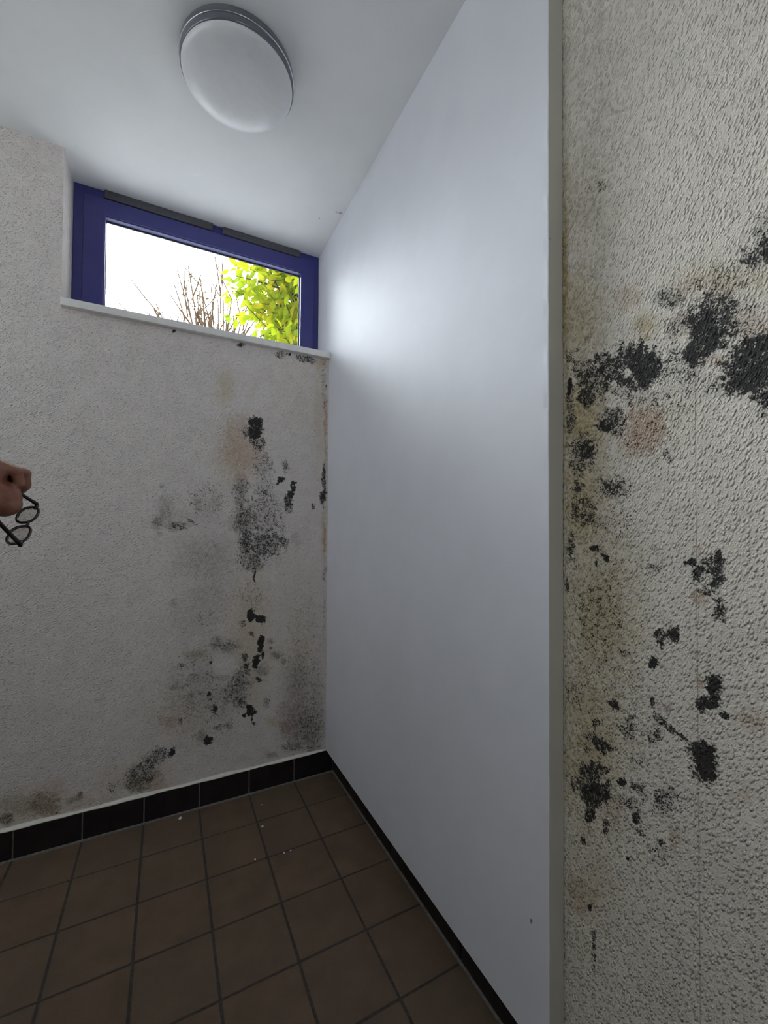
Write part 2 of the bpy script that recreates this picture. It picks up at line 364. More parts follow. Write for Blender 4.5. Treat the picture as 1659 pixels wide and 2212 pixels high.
# ------------------------------------------------------------------ stains: channel, centre, 2x2 shape, strength, softness
STAINS_RIGHT = """
K 0.3434 1.5223 -39.63 -0.29 12.35 -29.67 1.0 0.6
K 0.339 1.535 -26.73 -0.2 9.35 -21.44 0.72 0.6
K 0.3183 1.5458 -56.58 -0.44 20.46 -44.08 0.72 0.6
K 0.3678 1.4901 -74.38 -0.51 15.9 -44.14 1.05 0.6
K 0.3519 1.505 -45.61 -0.32 18.73 -48.25 0.9 0.6
K 0.3294 1.4999 -48.5 -0.37 22.82 -58.04 0.55 0.6
K 0.2941 1.4472 -30.44 -0.25 7.96 -23.69 1.02 0.6
K 0.2757 1.4761 -64.19 -0.55 22.54 -57.91 1.0 0.6
K 0.2748 1.3971 -88.07 -0.76 12.81 -47.35 0.8 0.6
K 0.3043 1.4175 -44.39 -0.36 20.91 -72.49 0.7 0.6
K 0.3293 1.429 -88.39 44.01 -122.26 -230.62 0.7 0.6
K 0.4512 1.5017 -26.26 -0.14 8.07 -23.87 1.0 0.6
K 0.5077 1.5208 -25.26 -0.1 12.61 -37.28 0.82 0.6
K 0.5553 1.5115 -22.8 -0.07 9.19 -29.53 0.66 0.6
K 0.5766 1.5345 -45.78 -0.13 15.5 -47.23 0.6 0.6
K 0.5586 1.471 -43.28 -0.14 12.91 -48.25 0.75 0.6
K 0.4894 1.4883 -27.66 -0.12 13.56 -43.97 0.8 0.6
K 0.4671 1.5327 -29.07 -0.14 17.95 -48.75 0.75 0.6
K 0.5271 1.4863 -33.93 -0.13 13.41 -45.7 0.55 0.6
K 0.2743 1.6448 -63.98 -0.55 27.48 -42.65 0.5 0.6
K 0.2836 1.6047 -49.22 -0.41 30.36 -52.73 0.62 0.6
K 0.273 1.6073 -80.4 -0.69 33.95 -57.66 0.85 0.6
K 0.403 1.6034 -39.82 -0.24 23.59 -48.4 0.52 0.6
B 0.403 1.6034 -45.13 -0.28 27.87 -57.2 0.5 0.6
K 0.386 1.5508 -44.25 -0.29 21.33 -49.58 0.5 0.6
O 0.386 1.5508 -39.33 -0.25 18.49 -42.97 0.35 0.6
K 0.5053 1.4141 -33.44 -0.14 8.85 -40.25 0.66 0.6
K 0.5215 1.4059 -57.37 -0.22 16.37 -79.12 0.95 0.6
K 0.4943 1.3933 -54.86 -0.24 18.94 -95.18 0.6 0.6
K 0.5706 1.3648 -27.38 -0.08 4.04 -26.33 0.62 0.6
K 0.5589 1.3686 -53.0 -0.17 8.5 -53.3 0.9 0.6
K 0.5816 1.3271 -65.07 -0.18 6.54 -57.96 0.55 0.6
K 0.5031 1.2857 -29.98 -0.13 3.22 -42.11 0.62 0.6
K 0.5068 1.2877 -66.9 -0.28 6.34 -80.86 0.85 0.6
K 0.5817 1.2917 -45.58 -0.12 4.99 -65.3 0.62 0.6
K 0.5667 1.2548 -29.42 -0.09 1.59 -40.88 0.52 0.6
K 0.6002 1.4812 -109.22 -0.26 6.16 -23.11 0.62 0.6
K 0.6025 1.5113 -173.85 -0.4 15.02 -50.67 1.3 0.6
K 0.6003 1.435 -72.88 -0.17 8.61 -39.19 0.6 0.6
K 0.6035 1.57 -86.63 -0.2 22.42 -63.11 0.52 0.6
K 0.5787 1.5776 -151.79 -0.42 42.8 -114.99 0.6 0.6
K 0.5865 1.5426 -74.75 -0.19 21.42 -64.27 0.55 0.6
K 0.3843 1.479 -22.99 -0.15 8.44 -24.94 0.44 0.6
K 0.3293 1.4261 -35.96 -0.27 11.95 -41.15 0.4 0.6
K 0.4779 1.4537 -17.23 -0.08 14.37 -52.73 0.44 0.6
K 0.2991 1.5121 -32.06 -0.26 10.36 -24.2 0.39 0.6
K 0.379 1.4466 -28.94 -0.19 13.01 -43.61 0.39 0.6
K 0.4153 1.4255 -18.87 -0.11 8.09 -31.28 0.31 0.6
K 0.4068 1.3326 -121.4 72.21 -24.07 -40.22 0.55 0.6
K 0.439 1.3618 -17.85 -0.1 3.54 -20.33 0.26 0.6
K 0.3087 1.5861 -29.02 -0.23 18.84 -35.65 0.28 0.6
K 0.3449 1.5869 -26.25 -0.19 28.47 -56.55 0.34 0.6
O 0.4494 1.3852 -26.48 -0.14 4.46 -22.28 0.85 0.6
O 0.4595 1.357 -29.75 -0.15 6.99 -42.53 0.5 0.6
Y 0.4427 1.5694 -51.26 -0.27 18.16 -42.91 0.6 0.6
O 0.4736 1.6352 -38.07 -0.18 19.99 -41.27 0.5 0.6
O 0.3449 1.5891 -21.88 -0.16 26.43 -52.19 0.4 0.6
O 0.2914 1.5122 -36.72 -0.3 18.71 -43.19 0.45 0.6
Y 0.2812 1.5716 -47.16 -0.4 19.62 -37.11 0.3 0.6
O 0.3394 1.4747 -40.14 -0.3 27.0 -76.45 0.45 0.6
P 0.5551 1.5981 -114.33 -75.08 65.93 -79.9 1.0 0.6
Y 0.4079 1.3959 -22.45 -0.14 4.72 -21.08 0.15 0.6
Y 0.3262 1.5954 -13.81 -0.1 18.38 -34.78 0.3 0.6
W 0.476 1.4954 -146.03 -82.54 91.1 -116.59 1.6 0.3
W 0.5022 1.4825 -179.2 -0.76 47.89 -161.04 1.4 0.3
W 0.5052 1.4478 -76.38 -0.32 22.3 -86.58 1.3 0.4
W 0.382 1.5152 -159.15 -1.04 38.56 -99.86 1.0 0.6
W 0.5899 1.5193 -178.27 -0.45 63.26 -205.15 1.0 0.6
Y 0.5829 1.6433 -15.54 -0.04 3.75 -8.56 0.55 0.6
Y 0.5736 1.4377 -14.89 -0.04 1.84 -8.05 0.75 0.6
Y 0.5742 1.257 -14.26 -0.04 0.29 -7.03 0.7 0.6
Y 0.5386 1.0374 -11.17 -0.04 -1.13 -5.82 0.62 0.6
Y 0.5597 0.7851 -12.09 -0.04 -2.27 -4.97 0.6 0.6
Y 0.6101 1.7254 -141.96 -0.3 1.95 -3.83 1.0 0.6
Y 0.589 1.8823 -12.65 -0.03 5.73 -8.42 0.25 0.6
Y 0.5555 0.5157 -16.38 -0.05 -6.89 -9.27 0.3 0.6
K 0.5236 1.884 -112.73 -0.43 56.39 -77.2 0.5 0.6
K 0.5457 1.9002 -32.24 -0.11 12.85 -17.59 0.18 0.6
K 0.3437 1.139 -47.29 -0.35 -4.16 -38.75 0.92 0.6
W 0.3507 1.1317 -131.52 -0.94 -13.38 -115.21 0.5 0.6
K 0.3727 1.1545 -114.36 -0.77 -13.88 -167.58 1.15 0.6
K 0.3349 1.164 -149.61 -1.12 -7.46 -100.72 1.05 0.6
K 0.3716 1.1226 -165.88 -1.12 -33.61 -269.01 0.75 0.6
K 0.3622 1.1451 -95.59 -0.67 -10.94 -113.35 0.9 0.6
K 0.3343 1.0891 -87.04 -0.65 -9.0 -50.63 0.75 0.6
K 0.3266 1.073 -169.05 -1.29 -28.98 -143.43 0.6 0.6
K 0.3985 1.034 -87.3 -0.55 -15.22 -65.26 1.0 0.6
K 0.4199 1.0251 -94.57 -0.55 -15.13 -63.55 0.75 0.6
K 0.4185 1.0073 -265.88 -1.57 -27.66 -106.2 0.75 0.6
K 0.4056 1.0509 -330.71 -163.34 45.06 -111.48 0.6 0.6
K 0.434 0.9729 -98.53 -0.55 -31.03 -104.36 1.15 0.6
O 0.4164 0.975 -267.54 -1.59 -96.39 -319.97 0.6 0.6
K 0.3425 0.9668 -81.22 -0.6 -20.17 -58.82 1.08 0.6
K 0.3477 0.9365 -57.26 -0.42 -31.52 -82.6 0.98 0.6
K 0.3278 0.9261 -132.75 -64.56 70.14 -168.01 0.85 0.6
K 0.3525 0.9734 -158.04 -1.13 -50.94 -154.67 0.9 0.6
K 0.3604 0.9309 -129.1 -0.91 -66.02 -172.54 0.7 0.6
K 0.3527 0.8466 -66.12 -0.48 -19.48 -38.94 1.2 0.6
K 0.3642 0.8627 -102.52 -0.71 -50.0 -106.06 0.85 0.6
K 0.3788 0.852 -134.51 -0.9 -107.37 -225.46 0.65 0.6
K 0.3472 0.831 -134.34 -0.98 -41.26 -78.55 1.0 0.6
K 0.3566 0.8447 -49.09 -0.35 -15.17 -30.32 0.46 0.6
K 0.4118 0.878 -29.92 -18.96 55.63 -106.25 0.7 0.6
K 0.426 0.8869 -65.93 -42.79 49.35 -93.92 0.5 0.6
K 0.3855 0.8705 -63.11 -34.67 105.34 -262.41 0.75 0.6
K 0.4359 0.9084 -159.7 -0.89 -46.99 -125.36 0.95 0.6
K 0.5057 0.8788 -65.47 -43.91 45.3 -110.32 0.9 0.6
K 0.4747 0.8455 -64.82 -0.31 -23.51 -54.55 0.58 0.6
K 0.4678 0.8683 -169.28 -0.84 -61.6 -151.07 0.7 0.6
K 0.4339 0.8504 -64.32 -0.36 -28.13 -63.03 0.55 0.6
K 0.4338 0.8727 -107.15 -0.6 -52.8 -125.93 0.5 0.6
P 0.4116 0.9121 -123.36 -0.74 -44.83 -117.46 0.6 0.6
K 0.4643 0.8928 -149.23 -0.75 -46.14 -121.21 0.5 0.6
K 0.5345 0.7939 -33.29 -19.05 11.64 -65.6 0.8 0.6
K 0.5423 0.8298 -137.48 -69.9 9.1 -87.41 0.75 0.6
K 0.5639 0.7639 -68.49 -0.21 -43.25 -90.82 0.5 0.6
K 0.5545 0.8011 -81.44 -0.27 -48.53 -109.91 0.6 0.6
K 0.5107 0.7936 -75.33 -30.74 -7.67 -208.84 0.6 0.6
K 0.5498 0.6894 -38.08 -0.13 -16.44 -29.22 0.9 0.6
K 0.5527 0.7303 -40.95 -0.14 -23.83 -46.04 0.8 0.6
K 0.5212 0.7492 -70.16 -0.27 -58.83 -114.3 0.72 0.6
K 0.5214 0.708 -81.02 -0.32 -22.9 -40.89 0.8 0.6
K 0.5571 0.6427 -69.71 -0.22 -47.93 -78.86 0.85 0.6
K 0.5235 0.6422 -131.28 -0.51 -32.85 -52.08 0.75 0.6
K 0.5684 0.6891 -67.98 -0.2 -23.12 -41.86 0.7 0.6
K 0.5921 0.6854 -56.61 -0.14 -24.0 -44.24 0.48 0.6
K 0.5725 0.7237 -117.83 -0.34 -27.79 -54.1 0.6 0.6
K 0.4909 0.7403 -112.73 -0.51 -71.36 -131.53 1.15 0.6
K 0.4814 0.7095 -31.27 -8.94 -19.33 -71.15 0.52 0.6
K 0.4568 0.7442 -56.31 -36.5 26.82 -61.93 0.6 0.6
K 0.4177 0.7521 -44.78 -0.27 -26.65 -46.18 0.55 0.6
K 0.4637 0.6962 -109.38 -0.55 -37.47 -61.26 0.85 0.6
K 0.4572 0.6735 -80.99 -39.69 5.55 -112.13 0.58 0.6
K 0.4204 0.6778 -132.59 -62.38 6.71 -117.26 0.68 0.6
K 0.4235 0.6602 -51.09 -0.3 -34.05 -49.62 0.36 0.6
K 0.4759 0.6111 -67.45 98.71 -136.91 -99.66 0.62 0.6
K 0.5729 0.5816 -91.74 108.37 -137.01 -118.0 0.85 0.6
K 0.4582 0.7988 -60.75 -0.31 -37.92 -76.69 0.41 0.6
K 0.5411 1.167 -83.0 -0.29 -8.52 -156.64 0.85 0.6
K 0.5422 1.1404 -248.6 -0.87 -8.26 -99.69 0.75 0.6
K 0.5215 1.152 -129.76 67.15 -42.72 -84.8 0.95 0.6
K 0.5987 1.1784 -98.11 -0.23 -1.28 -32.25 0.6 0.6
K 0.5667 1.2341 -26.16 -0.08 1.02 -59.1 0.6 0.6
K 0.5943 1.1438 -99.07 -0.25 -7.79 -103.82 0.55 0.6
K 0.5909 1.1278 -89.81 -0.23 -11.94 -130.3 0.5 0.6
K 0.5281 1.219 -25.58 -0.1 0.11 -69.34 0.41 0.6
K 0.4323 1.1415 -71.06 -0.4 -11.52 -124.39 0.5 0.6
P 0.4323 1.1415 -71.06 -0.4 -9.6 -103.66 0.5 0.6
K 0.4321 1.1745 -106.53 -0.6 -6.52 -124.21 0.41 0.6
K 0.4837 0.9793 -87.55 -0.41 -40.27 -147.47 0.48 0.6
K 0.6092 1.0841 -173.28 -0.38 -9.79 -73.23 0.7 0.6
K 0.4997 1.2189 -18.16 -0.08 0.04 -28.62 0.26 0.6
O 0.3625 1.1046 -76.53 -0.53 -10.24 -68.14 0.6 0.6
O 0.2972 0.9339 -57.83 -0.48 -24.01 -58.06 0.5 0.6
O 0.3971 0.6964 -94.59 -0.6 -33.98 -51.23 0.5 0.6
O 0.5075 0.6789 -54.38 -0.23 -35.01 -58.24 0.4 0.6
O 0.3634 0.9647 -191.85 -1.34 -25.62 -76.23 0.7 0.6
O 0.3594 1.1769 -256.53 -1.8 -9.27 -170.37 0.6 0.6
P 0.3651 1.011 -190.67 -1.32 -37.42 -136.54 0.5 0.6
O 0.3091 0.8222 -44.9 -0.36 -52.9 -93.36 0.3 0.6
K 0.5386 1.0374 -13.4 -0.05 -2.26 -11.64 0.33 0.6
K 0.5001 1.1231 -18.2 -0.08 -3.06 -28.74 0.26 0.6
K 0.5291 0.9322 -12.86 -0.05 -5.82 -18.72 0.26 0.6
K 0.5806 0.8692 -46.16 -0.13 -12.77 -35.52 0.36 0.6
K 0.5013 0.8375 -9.15 -0.04 -8.29 -19.4 0.22 0.6
K 0.467 0.704 -9.18 -0.05 -12.2 -20.33 0.22 0.6
K 0.5567 0.46 -196.33 -0.64 -127.52 -159.13 0.95 0.6
K 0.5497 0.4219 -166.25 -0.56 -158.9 -187.41 0.7 0.6
O 0.569 0.4692 -28.11 -0.08 -25.25 -32.31 0.45 0.6
O 0.5458 0.3898 -50.34 -0.17 -50.09 -56.55 0.35 0.6
K 0.5662 0.3826 -240.96 -0.74 -241.85 -276.59 0.6 0.6
"""
STAINS_BACK = """
K 0.3508 1.6844 28.44 0.34 5.1 -42.49 1.4 0.3
K 0.3452 1.6325 34.65 0.42 2.1 -19.52 1.05 0.6
K 0.3707 1.5858 26.64 0.32 2.8 -29.13 0.62 0.6
K 0.3207 1.6319 35.06 0.43 3.19 -29.45 0.5 0.6
K 0.3615 1.6557 34.37 0.41 3.29 -29.15 0.8 0.6
Y 0.2207 1.8224 25.7 0.33 1.81 -11.45 0.375 0.6
O 0.3032 1.5709 10.77 0.13 0.72 -7.64 0.5 0.6
Y 0.2405 1.6524 56.7 0.72 2.77 -24.02 0.45 0.6
O 0.2909 1.4269 31.21 0.39 1.76 -29.79 0.55 0.6
Y 0.2599 1.5189 10.13 0.13 0.56 -6.85 0.3 0.6
Y 0.3406 1.8456 48.49 0.58 4.65 -29.19 0.188 0.6
G 0.2915 1.3745 27.75 0.34 1.23 -26.5 0.8 0.6
K 0.2956 1.3705 27.7 0.34 1.2 -26.48 0.45 0.6
P 0.2922 1.3159 45.43 0.56 1.02 -31.84 0.9 0.6
G 0.3073 1.2323 17.74 0.22 0.15 -13.24 0.95 0.6
P 0.2995 1.2176 24.93 0.31 0.18 -21.71 0.6 0.6
K 0.3134 1.2324 19.04 0.23 0.16 -14.0 0.42 0.6
K 0.3928 1.4845 19.8 0.23 1.11 -15.49 0.42 0.6
K 0.4007 1.3537 18.24 0.21 0.44 -11.07 0.4 0.6
K 0.3733 1.3633 34.31 0.41 2.0 -46.79 0.45 0.6
K 0.4006 1.3602 67.73 0.79 2.77 -66.41 0.7 0.6
K 0.3955 1.2548 11.33 0.13 0.16 -9.72 0.44 0.6
K 0.4097 1.1218 11.27 0.13 -0.22 -14.56 0.6 0.6
K 0.3207 1.1295 27.45 0.34 -0.18 -13.22 0.62 0.6
G 0.3208 1.1232 24.7 0.3 -0.18 -11.9 0.6 0.6
K 0.3398 1.0596 16.33 0.2 -0.45 -14.83 0.5 0.6
P 0.3587 1.0231 24.29 0.29 -1.41 -36.36 0.7 0.6
K 0.3573 0.9724 162.14 1.94 -1.85 -36.41 1.0 0.6
K 0.4389 1.1754 11.67 0.13 -0.02 -7.71 0.3 0.6
K 0.4826 1.1317 28.59 0.32 -0.4 -32.72 0.6 0.6
G 0.3763 1.1117 9.62 0.11 -0.2 -11.75 0.45 0.6
K 0.4941 1.4852 56.64 0.62 2.11 -30.25 0.62 0.6
K 0.475 1.4268 50.83 0.57 4.3 -76.04 1.2 0.3
K 0.4621 1.413 48.13 42.6 125.86 -138.94 1.1 0.3
K 0.5329 1.3968 74.26 0.8 2.0 -40.95 1.3 0.3
W 0.5306 1.3989 223.01 2.39 7.42 -150.23 1.5 0.3
K 0.5155 1.3561 64.2 0.7 2.0 -50.29 1.25 0.3
K 0.5069 1.3227 45.13 0.49 0.81 -25.21 0.8 0.6
K 0.5096 1.2809 50.11 0.55 1.01 -45.39 0.6 0.6
G 0.5491 1.1419 36.97 0.39 -0.18 -18.79 0.35 0.6
K 0.6835 1.434 83.22 0.8 0.67 -12.09 0.75 0.6
K 0.6795 1.3489 59.61 0.58 1.14 -31.16 1.05 0.6
O 0.6901 1.7506 137.8 1.32 0.78 -6.17 0.7 0.6
Y 0.6903 1.4735 138.22 1.33 0.19 -2.89 0.45 0.6
O 0.6911 1.1406 138.69 1.33 -0.14 -14.56 0.9 0.6
K 0.6326 1.2996 106.58 1.07 1.63 -63.03 0.85 0.6
K 0.6845 1.3238 208.22 2.01 0.97 -31.14 0.9 0.6
G -0.0075 1.2655 29.09 0.42 0.31 -14.32 0.6 0.6
G -0.0341 1.2168 42.18 0.62 0.32 -37.13 0.95 0.6
K -0.0375 1.2187 45.5 0.67 0.36 -40.02 0.32 0.6
G 0.0351 1.2037 18.99 0.27 0.21 -42.55 0.95 0.6
K 0.0386 1.1998 23.69 0.34 0.23 -56.68 0.45 0.6
G -0.0261 1.3695 97.78 1.43 4.21 -86.16 0.7 0.6
K 0.0954 1.2239 31.4 -12.84 -57.16 -114.66 0.6 0.6
G -0.0284 1.1726 98.18 1.44 -0.27 -86.58 0.8 0.6
G 0.074 1.2118 46.51 0.65 0.3 -42.11 0.6 0.6
G 0.031 1.2448 14.26 0.2 0.27 -17.02 0.25 0.6
K 0.1511 1.3235 12.76 0.17 0.48 -13.73 0.33 0.6
G 0.1164 1.2902 45.46 0.62 0.61 -22.69 0.45 0.6
G 0.1877 1.1129 75.37 0.99 -1.1 -61.5 0.6 0.6
G 0.1546 1.0632 7.46 0.1 -0.29 -9.55 0.5 0.6
G 0.1142 1.0465 9.13 0.13 -0.35 -10.04 0.3 0.6
G 0.139 1.2566 13.49 0.18 0.3 -16.55 0.25 0.6
K 0.4662 2.0181 35.08 0.39 11.01 -56.5 0.56 0.6
K 0.5903 2.0195 15.66 -3.38 -1.97 -53.65 0.6 0.6
K 0.5059 2.028 149.24 1.62 29.15 -149.28 1.2 0.6
K 0.0127 2.0287 142.34 2.04 27.83 -126.12 1.1 0.6
K 0.2834 2.0312 55.25 0.69 19.5 -94.34 0.8 0.6
P 0.2834 2.0269 55.25 0.69 19.4 -94.35 0.8 0.6
Y 0.6611 2.0052 34.79 0.34 4.96 -27.05 0.562 0.6
Y 0.5405 1.956 7.35 0.08 2.63 -14.83 0.135 0.6
O 0.6802 2.0272 59.13 0.57 13.46 -71.79 0.7 0.6
P 0.147 2.0501 5.91 0.08 26.64 -121.87 0.15 0.6
K 0.6792 1.881 82.96 0.8 1.12 -7.2 0.36 0.6
Y 0.6589 1.7467 26.2 0.26 0.42 -3.35 0.262 0.6
Y 0.5649 1.8024 7.28 0.08 1.04 -7.4 0.112 0.6
Y 0.6884 1.1749 69.4 0.67 -0.01 -5.2 0.45 0.6
K 0.6904 0.9692 83.41 0.8 -1.31 -27.39 0.45 0.6
K 0.6923 0.764 104.41 1.01 -0.68 -7.33 0.3 0.6
K 0.3431 0.7924 54.54 0.66 -4.49 -47.67 1.6 0.3
K 0.3448 0.8153 81.72 0.99 -7.04 -79.37 1.5 0.3
K 0.3886 0.7775 48.04 0.57 -4.57 -47.16 1.6 0.3
K 0.3656 0.7902 80.93 0.97 -11.18 -118.52 1.4 0.3
K 0.3878 0.6695 68.75 0.81 -4.83 -39.39 1.5 0.3
K 0.3819 0.6386 96.55 1.14 -8.8 -67.67 1.4 0.3
K 0.3968 0.6091 159.84 1.88 -8.06 -59.03 1.4 0.3
K 0.3701 0.5875 60.73 0.72 -6.17 -43.23 1.4 0.3
K 0.3642 0.5653 81.22 0.97 -14.12 -95.28 1.2 0.6
K 0.3462 0.3635 61.61 0.75 -9.48 -48.04 1.5 0.3
K 0.3202 0.35 99.85 1.23 -24.4 -120.9 1.4 0.3
K 0.3647 0.3557 97.71 1.17 -23.71 -119.58 1.4 0.3
K 0.3399 0.3855 70.61 0.86 -18.5 -96.19 1.5 0.3
K 0.3633 0.3037 97.84 1.17 -25.24 -119.75 0.9 0.6
K 0.3508 0.3251 246.02 2.98 -16.51 -80.04 1 0.6
G 0.4318 0.6705 67.32 0.77 -9.43 -77.96 1.0 0.6
G 0.4604 0.5983 33.24 0.38 -6.38 -46.52 0.8 0.6
K 0.4604 0.5983 38.78 0.44 -7.09 -51.69 0.4 0.6
B 0.4954 0.5696 57.24 0.63 -8.23 -57.71 0.7 0.6
K 0.4344 0.636 156.96 1.8 -20.12 -155.92 0.8 0.6
K 0.317 0.6138 71.19 0.88 -6.65 -48.14 0.75 0.6
K 0.3256 0.5668 62.07 0.76 -8.97 -60.11 0.82 0.6
K 0.3461 0.7103 56.83 -33.34 -58.49 -83.23 0.75 0.6
K 0.3091 0.7644 49.92 0.62 -7.0 -68.7 0.58 0.6
G 0.3852 0.5389 26.81 0.32 -5.21 -33.87 0.8 0.6
K 0.3794 0.5019 69.17 0.82 -12.89 -79.21 0.8 0.6
G 0.2433 0.6689 22.45 0.29 -4.15 -32.65 0.85 0.6
K 0.2433 0.6689 25.81 0.33 -4.79 -37.67 0.36 0.6
G 0.3022 0.5145 19.33 0.24 -2.19 -13.45 0.75 0.6
K 0.3023 0.5104 22.84 0.28 -2.64 -16.14 0.45 0.6
G 0.2772 0.455 15.91 0.2 -2.9 -16.26 0.6 0.6
K 0.2772 0.455 16.97 0.21 -3.34 -18.76 0.46 0.6
K 0.3035 0.407 27.94 0.35 -6.54 -34.65 0.56 0.6
K 0.4161 0.3857 59.56 0.69 -6.37 -33.72 0.4 0.6
G 0.563 0.4721 15.87 0.17 -1.23 -7.59 0.65 0.6
P 0.5649 0.2919 12.36 0.13 -1.6 -7.87 0.5 0.6
G 0.5651 0.2699 11.12 0.12 -1.59 -7.61 0.7 0.6
G 0.6479 0.2371 16.49 0.16 -1.36 -6.41 0.75 0.6
K 0.6319 0.2116 14.4 0.15 -1.64 -7.51 0.38 0.6
K 0.5462 0.1585 17.29 0.19 -9.83 -41.8 0.42 0.6
G 0.5462 0.1585 17.29 0.19 -9.83 -41.8 0.6 0.6
O 0.5163 0.265 28.45 0.31 -7.01 -33.01 0.55 0.6
Y 0.4446 0.2994 33.61 0.38 -8.13 -39.14 0.45 0.6
G 0.6464 0.3869 16.47 0.16 -1.33 -7.46 0.4 0.6
K 0.6252 0.413 14.41 0.15 -0.98 -5.62 0.26 0.6
G 0.4464 0.1416 31.41 0.36 -16.47 -67.28 0.75 0.6
P 0.593 0.1981 17.59 0.18 -3.39 -15.15 0.4 0.6
Y 0.3402 0.6921 8.79 0.11 -0.38 -3.19 0.375 0.6
K 0.5999 0.6391 10.38 0.11 -0.46 -3.75 0.22 0.6
Y 0.3584 0.8794 12.17 0.15 -0.87 -11.85 0.262 0.6
K 0.3481 0.8802 16.3 0.2 -1.16 -15.84 0.3 0.6
Y 0.5546 0.6227 7.42 0.08 -0.37 -2.84 0.188 0.6
G 0.2047 0.6879 22.88 0.3 -3.82 -30.89 0.8 0.6
K 0.2047 0.6879 26.31 0.34 -4.36 -35.31 0.34 0.6
G 0.1197 0.6489 18.32 0.25 -4.3 -31.59 0.6 0.6
Y 0.1197 0.6489 18.32 0.25 -4.3 -31.59 0.375 0.6
G 0.1037 0.6235 92.38 1.28 -12.12 -84.64 0.7 0.6
K 0.1756 0.6072 133.63 1.78 -18.04 -124.69 0.95 0.6
K 0.0593 0.6143 63.03 0.89 -15.12 -102.77 0.58 0.6
G 0.1357 0.5475 11.87 0.16 -4.07 -25.22 0.6 0.6
K 0.1357 0.5475 13.65 0.19 -4.52 -28.03 0.3 0.6
W 0.2327 0.5908 19.31 -6.75 -12.92 -24.44 2.5 0.35
G 0.0499 0.5304 22.83 0.32 -4.85 -28.67 0.6 0.6
G 0.095 0.4757 39.86 0.55 -7.71 -42.55 0.95 0.6
G 0.1366 0.4761 30.34 0.41 -15.09 -84.19 0.8 0.6
K 0.1718 0.4698 107.31 1.43 -17.95 -100.13 1.0 0.6
K 0.174 0.4474 107.23 1.43 -23.13 -125.16 0.7 0.6
K 0.1952 0.4053 75.82 1.0 -8.8 -45.31 0.85 0.6
P 0.1952 0.4053 88.46 1.17 -9.68 -49.84 0.6 0.6
G 0.167 0.4168 53.83 0.72 -10.75 -55.76 0.85 0.6
O 0.0207 0.3855 26.4 0.38 -7.76 -37.26 0.6 0.6
K 0.059 0.3834 142.86 46.05 10.48 -53.62 0.58 0.6
K 0.1689 0.2751 53.88 0.72 -11.48 -50.31 1.1 0.6
G 0.1427 0.2969 38.99 0.53 -6.68 -29.78 0.8 0.6
B 0.2536 0.3208 51.61 0.66 -11.6 -54.66 0.7 0.6
K 0.2114 0.3197 40.54 0.53 -13.35 -62.15 0.46 0.6
K 0.0278 0.2517 83.56 -28.46 -26.45 -41.13 1.3 0.6
K -0.025 0.2608 23.43 5.6 1.74 -29.95 0.55 0.6
G 0.2062 0.4253 8.79 0.12 -2.34 -12.42 0.45 0.6
G 0.1265 0.8168 9.11 0.12 -0.78 -8.38 0.3 0.6
G 0.1531 0.8944 8.97 0.12 -0.73 -9.97 0.35 0.6
G 0.024 0.8806 57.56 0.83 -4.53 -57.29 0.6 0.6
K 0.1638 0.7932 17.88 0.24 -2.45 -24.92 0.32 0.6
G 0.149 0.5156 6.38 0.09 -0.74 -4.37 0.33 0.6
K 0.1495 0.4757 6.78 0.09 -0.9 -5.03 0.2 0.6
Y 0.0781 0.4106 8.05 0.11 -1.46 -7.34 0.225 0.6
Y -0.0593 0.4379 15.14 0.23 -1.76 -8.87 0.112 0.6
B -0.0814 0.1649 16.54 5.08 4.01 -27.95 1.0 0.6
K -0.0879 0.1685 18.55 5.69 4.86 -33.6 0.42 0.6
K -0.0902 0.208 20.97 6.45 3.92 -25.19 0.52 0.6
K -0.0414 0.2403 20.36 6.35 4.24 -26.16 0.54 0.6
W -0.1386 0.1385 63.51 0.99 -25.98 -91.29 1.0 0.6
K -0.178 0.1678 43.25 0.69 -12.89 -46.12 0.46 0.6
B -0.0474 0.195 33.55 0.5 -11.68 -44.46 0.5 0.6
B -0.4978 0.1486 48.87 0.89 -13.57 -43.46 1.0 0.6
B -0.3911 0.1679 22.91 0.4 -6.72 -22.65 0.65 0.6
O -0.3911 0.1679 21.56 0.37 -6.72 -22.65 0.4 0.6
B -0.453 0.1812 14.08 0.25 -8.14 -27.26 0.45 0.6
B -0.2799 0.1699 114.53 1.9 -23.36 -81.4 1.0 0.6
O -0.3673 0.2207 27.78 0.48 -7.42 -26.54 0.35 0.6
B -0.2985 0.1578 32.47 7.25 2.6 -78.64 0.6 0.6
K -0.3517 0.1218 102.42 1.75 -59.59 -194.19 0.6 0.6
O -0.0181 0.1287 27.05 0.4 -6.7 -24.09 0.45 0.6
Y -0.426 0.1564 5.76 0.1 -3.93 -12.94 0.3 0.6
O -0.2424 0.1273 11.22 0.18 -8.35 -28.21 0.25 0.6
Y -0.0879 0.1648 6.86 0.1 -2.95 -10.8 0.225 0.6
"""
CH = {'K': 'black', 'G': 'grey', 'Y': 'yellow', 'O': 'orange', 'P': 'purple', 'B': 'olive'}

def vnoise(a, z, freq, seed):
    """smooth value noise on the wall plane"""
    r = np.random.default_rng(seed).random((64, 64))
    x = a * freq + 1000; y = z * freq + 1000
    xi = np.floor(x).astype(int); yi = np.floor(y).astype(int)
    fx = x - xi; fy = y - yi
    fx = fx * fx * (3 - 2 * fx); fy = fy * fy * (3 - 2 * fy)
    g = lambda i, j: r[(xi + i) % 64, (yi + j) % 64]
    return (g(0, 0) * (1 - fx) + g(1, 0) * fx) * (1 - fy) + (g(0, 1) * (1 - fx) + g(1, 1) * fx) * fy

